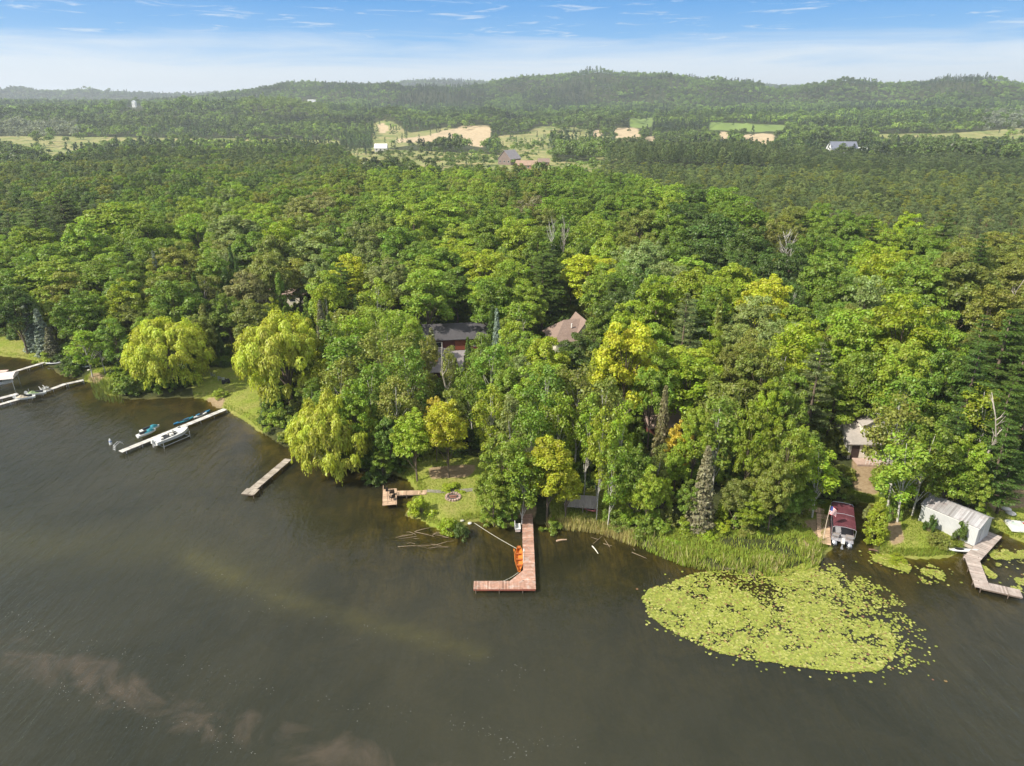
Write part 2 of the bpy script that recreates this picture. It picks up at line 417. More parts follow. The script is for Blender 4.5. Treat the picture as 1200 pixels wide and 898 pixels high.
def p_dead(seed, H=13, spread=2.2, m=None, nb=12):
    rng = np.random.default_rng(seed); mb = MB()
    sp = [Vector((rng.normal()*.15*i, rng.normal()*.15*i, H*t)) for i, t in enumerate(np.linspace(0, 1, 6))]; sp[0] = Vector((0, 0, -.4))
    mb.tube(sp, [.2, .17, .14, .1, .07, .03], 6)
    for i in range(nb):
        t = rng.uniform(.4, .92); j = int(t*5); q = sp[j].lerp(sp[min(j+1, 5)], t*5-j); a = rng.uniform(0, 6.28); L = spread*rng.uniform(.5, 1.2)*(1.3-t)
        m1 = q+Vector((math.cos(a)*L*.6, math.sin(a)*L*.6, L*.7)); e = m1+Vector((math.cos(a+.3)*L*.5, math.sin(a+.3)*L*.5, L*1.0))
        mb.tube([q, m1, e], [.075, .05, .015], 5, False)
        for _ in range(3):
            f = q.lerp(m1, rng.uniform(.4, 1)); b = a+rng.uniform(-1.2, 1.2); mb.tube([f, f+Vector((math.cos(b), math.sin(b), .8))*L*.6], [.035, .01], 4, False)
    return mb.mesh('trunk', m or BARKD, True)
def p_far(seed, kind, H, Rr, n, size):
    rng = np.random.default_rng(seed); C = []; PR = []
    if kind == 'broad':
        for i in range(16):
            u = sph(1, rng, -.3)[0]; q = rng.uniform(.5, .85); C.append(np.array([u[0]*Rr*q, u[1]*Rr*q, H*.58+u[2]*H*.34*q])); PR.append(Rr*rng.uniform(.3, .5))
    else:
        for i in range(16):
            t = i/16; a = rng.uniform(0, 6.28); rr = Rr*(1-t)**.7*rng.uniform(.3, .75); C.append(np.array([rr*math.cos(a), rr*math.sin(a), H*(.2+.76*t)])); PR.append(Rr*(.5-.3*t))
    P, Nn, S, LV = puffs(C, PR, n/16, size, rng, zmin=-.4)
    return leafmesh('far_crown_mesh', P, Nn, S, LEAFI, .6, lv=LV, rng=rng)

PROTO = {
 'M': [p_maple(11), p_maple(12, 18, 5.2, 88, 130, lobes=2), p_maple(13, 18, 5.6, 104, 115, lobes=6), p_maple(14, 18, 5.2, 110, 110, .2, pr=(.65, 1.15), lobes=3), p_maple(15, 18, 5.3, 80, 150, .24, pr=(.9, 1.6), lobes=3), p_maple(16, 18, 5.0, 96, 120, .21, pr=(.75, 1.3), lobes=5, low=.1)],
 'A': [p_aspen(21), p_aspen(22, lean=(1.2, .4)), p_aspen(23, 16, 3.6, 52, 70), p_aspen(24, 16, 3.1, 40, 85, lean=(-1, -.5))],
 'W': [p_willow(31), p_willow(32), p_willow(33)],
 'S': [p_spruce(41), p_spruce(42, 12, 2.1)],
 'P': [p_whitepine(51), p_whitepine(52)],
 'R': [p_redpine(61), p_redpine(62), p_redpine(63)],
 'C': [p_cedar(71), p_cedar(72)],
 'B': [p_shrub(81), p_shrub(82), p_shrub(83)],
}
DIM = {'M': (18, 5.4), 'A': (16, 3.4), 'W': (14, 8.2), 'S': (12, 2.3), 'P': (21, 5.0), 'R': (17, 2.9), 'C': (8, 1.9), 'B': (2.6, 2.1), 'D': (13, 2.4)}
DEADM = [p_dead(91), p_dead(92, 13, 3.0, BARKW, 16), p_dead(93, 13, 1.6, None, 9)]
NAMES = {'M': ('maple_tree', 'broadleaf tree'), 'A': ('birch_tree', 'birch tree'), 'W': ('willow_tree', 'willow tree'), 'S': ('spruce_tree', 'spruce tree'), 'P': ('white_pine_tree', 'pine tree'),
 'R': ('red_pine_tree', 'pine tree'), 'C': ('cedar_tree', 'cedar tree'), 'B': ('shrub', 'shrub'), 'D': ('dead_tree', 'dead tree')}
PAL = {'G': ((.185, .270, .028), 'mid-green'), 'LG': ((.265, .355, .032), 'light-green'), 'DG': ((.105, .165, .026), 'dark-green'), 'YG': ((.31, .385, .024), 'yellow-green'),
 'Y': ((.43, .46, .028), 'bright yellow-green'), 'W': ((.46, .50, .05), 'golden-green'), 'PG': ((.25, .30, .085), 'pale grey-green'), 'OL': ((.225, .250, .042), 'olive-green'),
 'P': ((.175, .225, .075), 'grey-green'), 'DP': ((.095, .130, .045), 'very dark green'), 'B': ((.27, .32, .27), 'blue-grey'), 'BR': ((.28, .285, .085), 'brownish-green'), 'O': ((.50, .40, .05), 'orange-yellow'),
 'GR': ((.25, .235, .125), 'greyish-brown')}

# ------------------------------------------------------------------ camera, sky, sun
cam = bpy.data.cameras.new('camera'); cam.lens = 24; cam.sensor_width = 36; cam.sensor_fit = 'HORIZONTAL'
cam.clip_start = .5; cam.clip_end = 30000
co = bpy.data.objects.new('camera', cam); COL.objects.link(co); co.location = (0, 0, CAMZ); co.rotation_euler = (R(90)-PITCH, 0, 0)
scene.camera = co
SUNV = Vector((-.70, -.34, .72)).normalized()
sl = bpy.data.lights.new('sun', 'SUN'); sl.energy = 5.0; sl.angle = R(.6); sl.color = (1, .94, .82)
so = bpy.data.objects.new('sun', sl); COL.objects.link(so); so.rotation_euler = SUNV.to_track_quat('Z', 'Y').to_euler(); so.location = (-200, -100, 300)
w = bpy.data.worlds.new('World'); scene.world = w; w.use_nodes = True
nt = w.node_tree; nt.nodes.clear()
sky = N(nt, 'ShaderNodeTexSky', sky_type='NISHITA', sun_disc=False); sky.sun_elevation = math.asin(SUNV.z)
sky.sun_rotation = math.atan2(SUNV.x, SUNV.y); sky.altitude = 200; sky.air_density = 1.0; sky.dust_density = .8; sky.ozone_density = 1.5
geo = N(nt, 'ShaderNodeTexCoord'); sep = N(nt, 'ShaderNodeSeparateXYZ'); nt.links.new(geo.outputs['Generated'], sep.inputs[0])
z = sep.outputs[2]
# thin cirrus: long streaks, denser towards the horizon; unseen overhead cloud whitened as fill
mp = N(nt, 'ShaderNodeMapping'); mp.inputs['Scale'].default_value = (2.2, 2.2, 26); mp.inputs['Rotation'].default_value = (0, R(-3.0), 0)
nt.links.new(geo.outputs['Generated'], mp.inputs[0])
n1 = noise(nt, mp.outputs[0], 1.6, 7, .6, .5); n2 = noise(nt, mp.outputs[0], 6.0, 6, .62, .8)
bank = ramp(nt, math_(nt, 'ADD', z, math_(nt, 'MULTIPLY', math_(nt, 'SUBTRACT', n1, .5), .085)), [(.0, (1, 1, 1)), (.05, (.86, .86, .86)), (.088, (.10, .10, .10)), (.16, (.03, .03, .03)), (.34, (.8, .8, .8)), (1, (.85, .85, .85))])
wisp = ramp(nt, n2, [(.54, (0, 0, 0)), (.70, (.8, .8, .8))])
blue = ramp(nt, z, [(0, (.36, .52, .64)), (.05, (.10, .38, .72)), (.12, (.0, .235, .62)), (.3, (.09, .25, .56)), (1, (.06, .17, .42))])
cl = math_(nt, 'MAXIMUM', bank, math_(nt, 'MULTIPLY', wisp, .8), clamp=True)
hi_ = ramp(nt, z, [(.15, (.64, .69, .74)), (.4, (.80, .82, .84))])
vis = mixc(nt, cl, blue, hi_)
scaled = mixc(nt, 1.0, sky.outputs[0], (.1, .1, .1), 'MULTIPLY')
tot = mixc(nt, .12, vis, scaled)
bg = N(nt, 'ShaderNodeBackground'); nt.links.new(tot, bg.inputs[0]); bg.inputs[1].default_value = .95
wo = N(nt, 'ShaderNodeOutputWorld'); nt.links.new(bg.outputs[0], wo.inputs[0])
vs = scene.view_settings; vs.view_transform = 'Standard'; vs.look = 'None'; vs.exposure = .54; vs.gamma = 1; vs.use_curve_mapping = False
cy = scene.cycles; cy.max_bounces = 5; cy.diffuse_bounces = 3; cy.glossy_bounces = 2; cy.transmission_bounces = 3; cy.transparent_max_bounces = 8
cy.volume_bounces = 0; cy.use_denoising = True; cy.denoiser = 'OPENIMAGEDENOISE'; cy.caustics_reflective = False; cy.caustics_refractive = False
cy.use_adaptive_sampling = True; cy.adaptive_threshold = .012; cy.sample_clamp_indirect = 6
scene.render.film_transparent = False

# ------------------------------------------------------------------ the ground: one sheet, lakebed to hills
def pm(px, py, polys):
    m = np.zeros(np.shape(px), bool)
    for q in polys: m |= inpoly(px, py, q)
    return m
LAWN = [[(-60,380),(0,392),(30,400),(62,430),(40,440),(-60,440)], [(96,450),(108,432),(135,425),(140,470),(115,462)], [(225,430),(300,432),(310,520),(255,482),(228,475)],
        [(450,556),(500,530),(585,538),(600,612),(545,640),(480,612),(465,570)], [(640,575),(735,572),(740,625),(650,622)], [(930,590),(974,590),(976,650),(940,668)],
        [(1040,600),(1075,596),(1160,640),(1120,662),(1028,660)], [(1140,590),(1260,560),(1300,665),(1180,640)], [(990,575),(1032,570),(1035,596),(990,596)]]
BARE = [[(998,535),(1032,535),(1030,582),(1000,575)], [(1038,610),(1056,608),(1060,636),(1044,640)], [(1150,575),(1215,565),(1215,592),(1165,600)], [(938,610),(960,607),(962,655),(945,655)], [(500,548),(560,545),(550,560),(505,562)],[(600,592),(628,592),(628,606),(600,606)],[(236,466),(262,466),(262,482),(244,478)], [(110,436),(122,440),(118,450),(98,450)]]
FIELD = [[(437,143),(458,141),(480,156),(520,150),(540,152),(520,166),(437,176)], [(-200,160),(60,160),(250,163),(250,172),(110,176),(75,196),(50,196),(50,180),(-200,176)], [(250,162),(400,165),(400,176),(250,174)], [(395,172),(470,176),(560,180),(660,190),(790,196),(790,200),(700,222),(600,222),(540,214),(480,206),(400,196)],
         [(630,148),(690,150),(690,172),(600,168)], [(698,160),(740,160),(738,188),(696,188)], [(1025,157),(1100,157),(1200,150),(1330,156),(1330,176),(1100,170),(1030,168)], [(575,160),(640,155),(650,190),(590,188)]]
SAND = [[(463,163),(500,159),(528,151),(548,148),(577,147),(577,160),(566,174),(548,170),(538,164),(505,166),(463,168)], [(718,150),(748,150),(752,160),(738,169),(722,163)], [(692,154),(706,151),(704,160),(692,161)], [(755,160),(768,160),(766,169),(756,169)], [(840,155),(857,154),(852,164),(842,166)], [(870,158),(905,156),(912,168),(886,171),(872,167)], [(441,146),(452,144),(458,152),(446,158)]]
GREENF = [[(736,138),(768,138),(764,150),(738,150)], [(830,143),(922,147),(922,155),(830,153)]]
az = np.concatenate([np.linspace(-80, -46, 40), np.arange(-45.75, 45.8, .25), np.linspace(46, 80, 40)])
rr = [14.]
while rr[-1] < 7000: rr.append(rr[-1]*(1.010 if rr[-1] < 300 else 1.014) + (0 if rr[-1] > 60 else .4))
rr = np.array(rr)
AZ, RRg = np.meshgrid(np.radians(az), rr)
X = RRg*np.sin(AZ); Y = RRg*np.cos(AZ); SDg = shore_sd(X, Y); Z = terrain(X, Y, SDg)
PX, PY = proj(X, Y, Z)
def gridmesh(name, X, Y, Z):
    ny, nx = X.shape; me = bpy.data.meshes.new(name); nv = nx*ny
    me.vertices.add(nv); me.vertices.foreach_set('co', np.stack([X, Y, Z], -1).reshape(-1))
    i = np.arange(nv).reshape(ny, nx); q = np.stack([i[:-1, :-1], i[:-1, 1:], i[1:, 1:], i[1:, :-1]], -1).reshape(-1, 4)
    me.loops.add(q.size); me.loops.foreach_set('vertex_index', q.reshape(-1).astype(np.int32))
    me.polygons.add(len(q)); me.polygons.foreach_set('loop_start', np.arange(0, q.size, 4, dtype=np.int32))
    me.update(calc_edges=True); me.polygons.foreach_set('use_smooth', np.ones(len(q), bool)); return me
gme = gridmesh('ground', X, -Y, Z) if False else gridmesh('ground', X, Y, Z)
# pull the far dune up into a real sand hill
def addattr(me, name, a): t = me.attributes.new(name, 'FLOAT', 'POINT'); t.data.foreach_set('value', np.ascontiguousarray(a, dtype=np.float32).reshape(-1))
def soft(m):
    m = m.astype(float)
    for _ in range(2):
        m = (m + np.roll(m, 1, 0) + np.roll(m, -1, 0) + np.roll(m, 1, 1) + np.roll(m, -1, 1))/5
    return m
near = RRg < 400
addattr(gme, 'lawn', soft(pm(PX, PY, LAWN) & near)); addattr(gme, 'bare', soft(pm(PX, PY, BARE) & near))
addattr(gme, 'sand', soft(pm(PX, PY, SAND) & (RRg > 600))); addattr(gme, 'field', soft(pm(PX, PY, FIELD) & (RRg > 380))); addattr(gme, 'green', soft(pm(PX, PY, GREENF) & (RRg > 600)))
addattr(gme, 'bed', np.clip(-SDg*.5+.3, 0, 1))
m, nt, out = newmat('ground_cover')
P_ = N(nt, 'ShaderNodeNewGeometry').outputs['Position']
nf = noise(nt, P_, 2.2, 6, .7); nm = noise(nt, P_, .25, 5, .6); nb = noise(nt, P_, .03, 5, .6)
def A_(n): return N(nt, 'ShaderNodeAttribute', attribute_name=n).outputs['Fac']
def msk(n, k=.55, q=None): return ramp(nt, math_(nt, 'ADD', A_(n), math_(nt, 'MULTIPLY', math_(nt, 'SUBTRACT', nm if q is None else q, .5), k)), [(.38, (0, 0, 0)), (.62, (1, 1, 1))])
forest = ramp(nt, nf, [(.3, (.028, .030, .012)), (.55, (.05, .06, .018)), (.75, (.09, .075, .04))])
lawn = mixc(nt, ramp(nt, nm, [(.35, (0, 0, 0)), (.7, (1, 1, 1))]), ramp(nt, nf, [(.3, (.15, .20, .026)), (.7, (.26, .31, .042))]), ramp(nt, nf, [(.3, (.22, .22, .055)), (.7, (.33, .29, .10))]))
c = mixc(nt, msk('lawn'), forest, lawn)
c = mixc(nt, msk('bare', .7), c, ramp(nt, nf, [(.3, (.22, .15, .08)), (.7, (.36, .27, .17))]))
fld = ramp(nt, math_(nt, 'MULTIPLY_ADD', nm, .5, math_(nt, 'MULTIPLY', nb, .5)), [(.40, (.12, .17, .045)), (.5, (.24, .24, .085)), (.62, (.36, .29, .14))])
c = mixc(nt, msk('field', .9, noise(nt, P_, .05, 6, .65)), c, fld)
c = mixc(nt, msk('green', .2), c, (.16, .22, .055))
c = mixc(nt, msk('sand', 1.1, noise(nt, P_, .06, 6, .65)), c, ramp(nt, nm, [(.4, (.38, .29, .17)), (.6, (.50, .39, .245))]))
bedc = mixc(nt, ramp(nt, noise(nt, P_, .22, 6, .65, .6), [(.40, (0, 0, 0)), (.6, (1, 1, 1))]), (.052, .048, .014), ramp(nt, nf, [(.3, (.13, .11, .032)), (.7, (.20, .165, .065))]))
c = mixc(nt, A_('bed'), c, bedc)
b = N(nt, 'ShaderNodeBsdfPrincipled'); nt.links.new(c, b.inputs['Base Color']); b.inputs['Roughness'].default_value = .95; b.inputs['Specular IOR Level'].default_value = .15
bp = N(nt, 'ShaderNodeBump'); bp.inputs['Strength'].default_value = .5; bp.inputs['Distance'].default_value = .12; nt.links.new(nf, bp.inputs['Height']); nt.links.new(bp.outputs[0], b.inputs['Normal'])
nt.links.new(b.outputs[0], out.inputs[0]); gme.materials.append(m)
ground = link('ground', gme); tag(ground, kind='structure')

# ------------------------------------------------------------------ the lake
xs = np.concatenate([np.arange(-900, -160, 20.), np.arange(-160, 160, 1.6), np.arange(160, 901, 20.)]); ys = np.concatenate([np.arange(-300, 20, 16.), np.arange(20, 170, 1.2), [190, 230]])
WX, WY = np.meshgrid(xs, ys); WS = shore_sd(WX, WY)
wme = gridmesh('lake_water', WX, WY, np.zeros_like(WX))
addattr(wme, 'depth', np.clip(-terrain(WX, WY, WS), 0, 5)); addattr(wme, 'off', np.clip(-WS, 0, 100))
PXw, PYw = proj(WX, WY, np.zeros_like(WX))
def band(px, py, pts, wd):
    best = np.full(px.shape, 1e9)
    for (a, b), (c_, d) in zip(pts[:-1], pts[1:]):
        ex, ey = c_-a, d-b; t = np.clip(((px-a)*ex+(py-b)*ey)/(ex*ex+ey*ey), 0, 1); best = np.minimum(best, np.hypot(px-a-t*ex, (py-b-t*ey)))
    return np.exp(-(best/wd)**2)
shoal = .7*band(PXw, PYw, [(220,655),(330,700),(430,730),(560,765)], 10) + .35*band(PXw, PYw, [(-50,640),(200,640),(330,690)], 30)
brown_band = 1.0*band(PXw, PYw, [(-80,740),(60,780),(150,810),(260,850),(420,890),(560,930)], 42)  # band of browner patches across the near left water
addattr(wme, 'shoal', np.clip(shoal, 0, 1)); addattr(wme, 'brown_band', np.clip(brown_band, 0, 1))
m, nt, out = newmat('lake_water')
P_ = N(nt, 'ShaderNodeNewGeometry').outputs['Position']
def wv(rot, sc, scale, det, rough=.6):
    mp = N(nt, 'ShaderNodeMapping'); mp.inputs['Rotation'].default_value = (0, 0, R(rot)); mp.inputs['Scale'].default_value = sc
    nt.links.new(P_, mp.inputs[0]); return noise(nt, mp.outputs[0], scale, det, rough, .4)
h1 = wv(28, (1, .24, 1), .95, 4); h2 = wv(12, (1, .45, 1), 3.4, 3); h3 = wv(60, (1, .6, 1), .22, 2)
hh = math_(nt, 'ADD', math_(nt, 'ADD', math_(nt, 'MULTIPLY', h1, 1.0), math_(nt, 'MULTIPLY', h2, .30)), math_(nt, 'MULTIPLY', h3, 1.2))
bp = N(nt, 'ShaderNodeBump'); bp.inputs['Strength'].default_value = 1.0
nt.links.new(hh, bp.inputs['Height'])
calm = N(nt, 'ShaderNodeMapRange'); nt.links.new(A_('off') if False else N(nt, 'ShaderNodeAttribute', attribute_name='off').outputs['Fac'], calm.inputs[0])
calm.inputs[1].default_value = 1; calm.inputs[2].default_value = 34; calm.inputs[3].default_value = .06; calm.inputs[4].default_value = .40
nt.links.new(calm.outputs[0], bp.inputs['Distance'])
def A_(n): return N(nt, 'ShaderNodeAttribute', attribute_name=n).outputs['Fac']
pn = noise(nt, P_, .09, 6, .62, .8)
murk = ramp(nt, noise(nt, P_, .035, 4, .6, .5), [(.35, (.024, .026, .016)), (.65, (.044, .043, .026))])
murk = mixc(nt, math_(nt, 'MULTIPLY', A_('shoal'), ramp(nt, pn, [(.3, (.2, .2, .2)), (.6, (1, 1, 1))])), murk, (.075, .07, .026))
murk = mixc(nt, ramp(nt, math_(nt, 'MULTIPLY', A_('brown_band'), math_(nt, 'MULTIPLY_ADD', noise(nt, P_, .16, 7, .68, 1.4), 1.9, -.42)), [(.38, (0, 0, 0)), (.72, (.6, .6, .6))]), murk, (.10, .078, .055))
dif = N(nt, 'ShaderNodeBsdfDiffuse'); nt.links.new(murk, dif.inputs[0])
tr = N(nt, 'ShaderNodeBsdfTransparent'); tr.inputs[0].default_value = (.86, .78, .42, 1)
fac = math_(nt, 'SUBTRACT', 1, math_(nt, 'POWER', 2.718, math_(nt, 'MULTIPLY', A_('depth'), -.85)))
body = N(nt, 'ShaderNodeMixShader'); nt.links.new(math_(nt, 'MULTIPLY_ADD', fac, .85, .12), body.inputs[0]); nt.links.new(tr.outputs[0], body.inputs[1]); nt.links.new(dif.outputs[0], body.inputs[2])
fr = N(nt, 'ShaderNodeFresnel'); fr.inputs[0].default_value = 1.333; nt.links.new(bp.outputs[0], fr.inputs[1])
gl = N(nt, 'ShaderNodeBsdfGlossy'); gl.inputs['Roughness'].default_value = .06; nt.links.new(bp.outputs[0], gl.inputs['Normal'])
fin = N(nt, 'ShaderNodeMixShader'); nt.links.new(fr.outputs[0], fin.inputs[0]); nt.links.new(body.outputs[0], fin.inputs[1]); nt.links.new(gl.outputs[0], fin.inputs[2])
nt.links.new(fin.outputs[0], out.inputs[0]); wme.materials.append(m)
lake = link('lake_water', wme); tag(lake, kind='structure')

# ------------------------------------------------------------------ haze
hz = MB(); hz.box((0, 2600, 55), (13000, 9400, 330))
# bottom face well under the lowest ground the box reaches (the far side of the last ridge is cut off at the rim of the sheet)
hm, nt, out = newmat('haze_air'); pv = N(nt, 'ShaderNodeVolumePrincipled'); pv.inputs['Color'].default_value = (.86, .93, 1.0, 1); pv.inputs['Density'].default_value = .00015
pv.inputs['Anisotropy'].default_value = .25; nt.links.new(pv.outputs[0], out.inputs['Volume'])
HAZE = hz.build('haze', hm); tag(HAZE, kind='stuff', label='thin pale blue summer haze over the far hills', cat='haze')

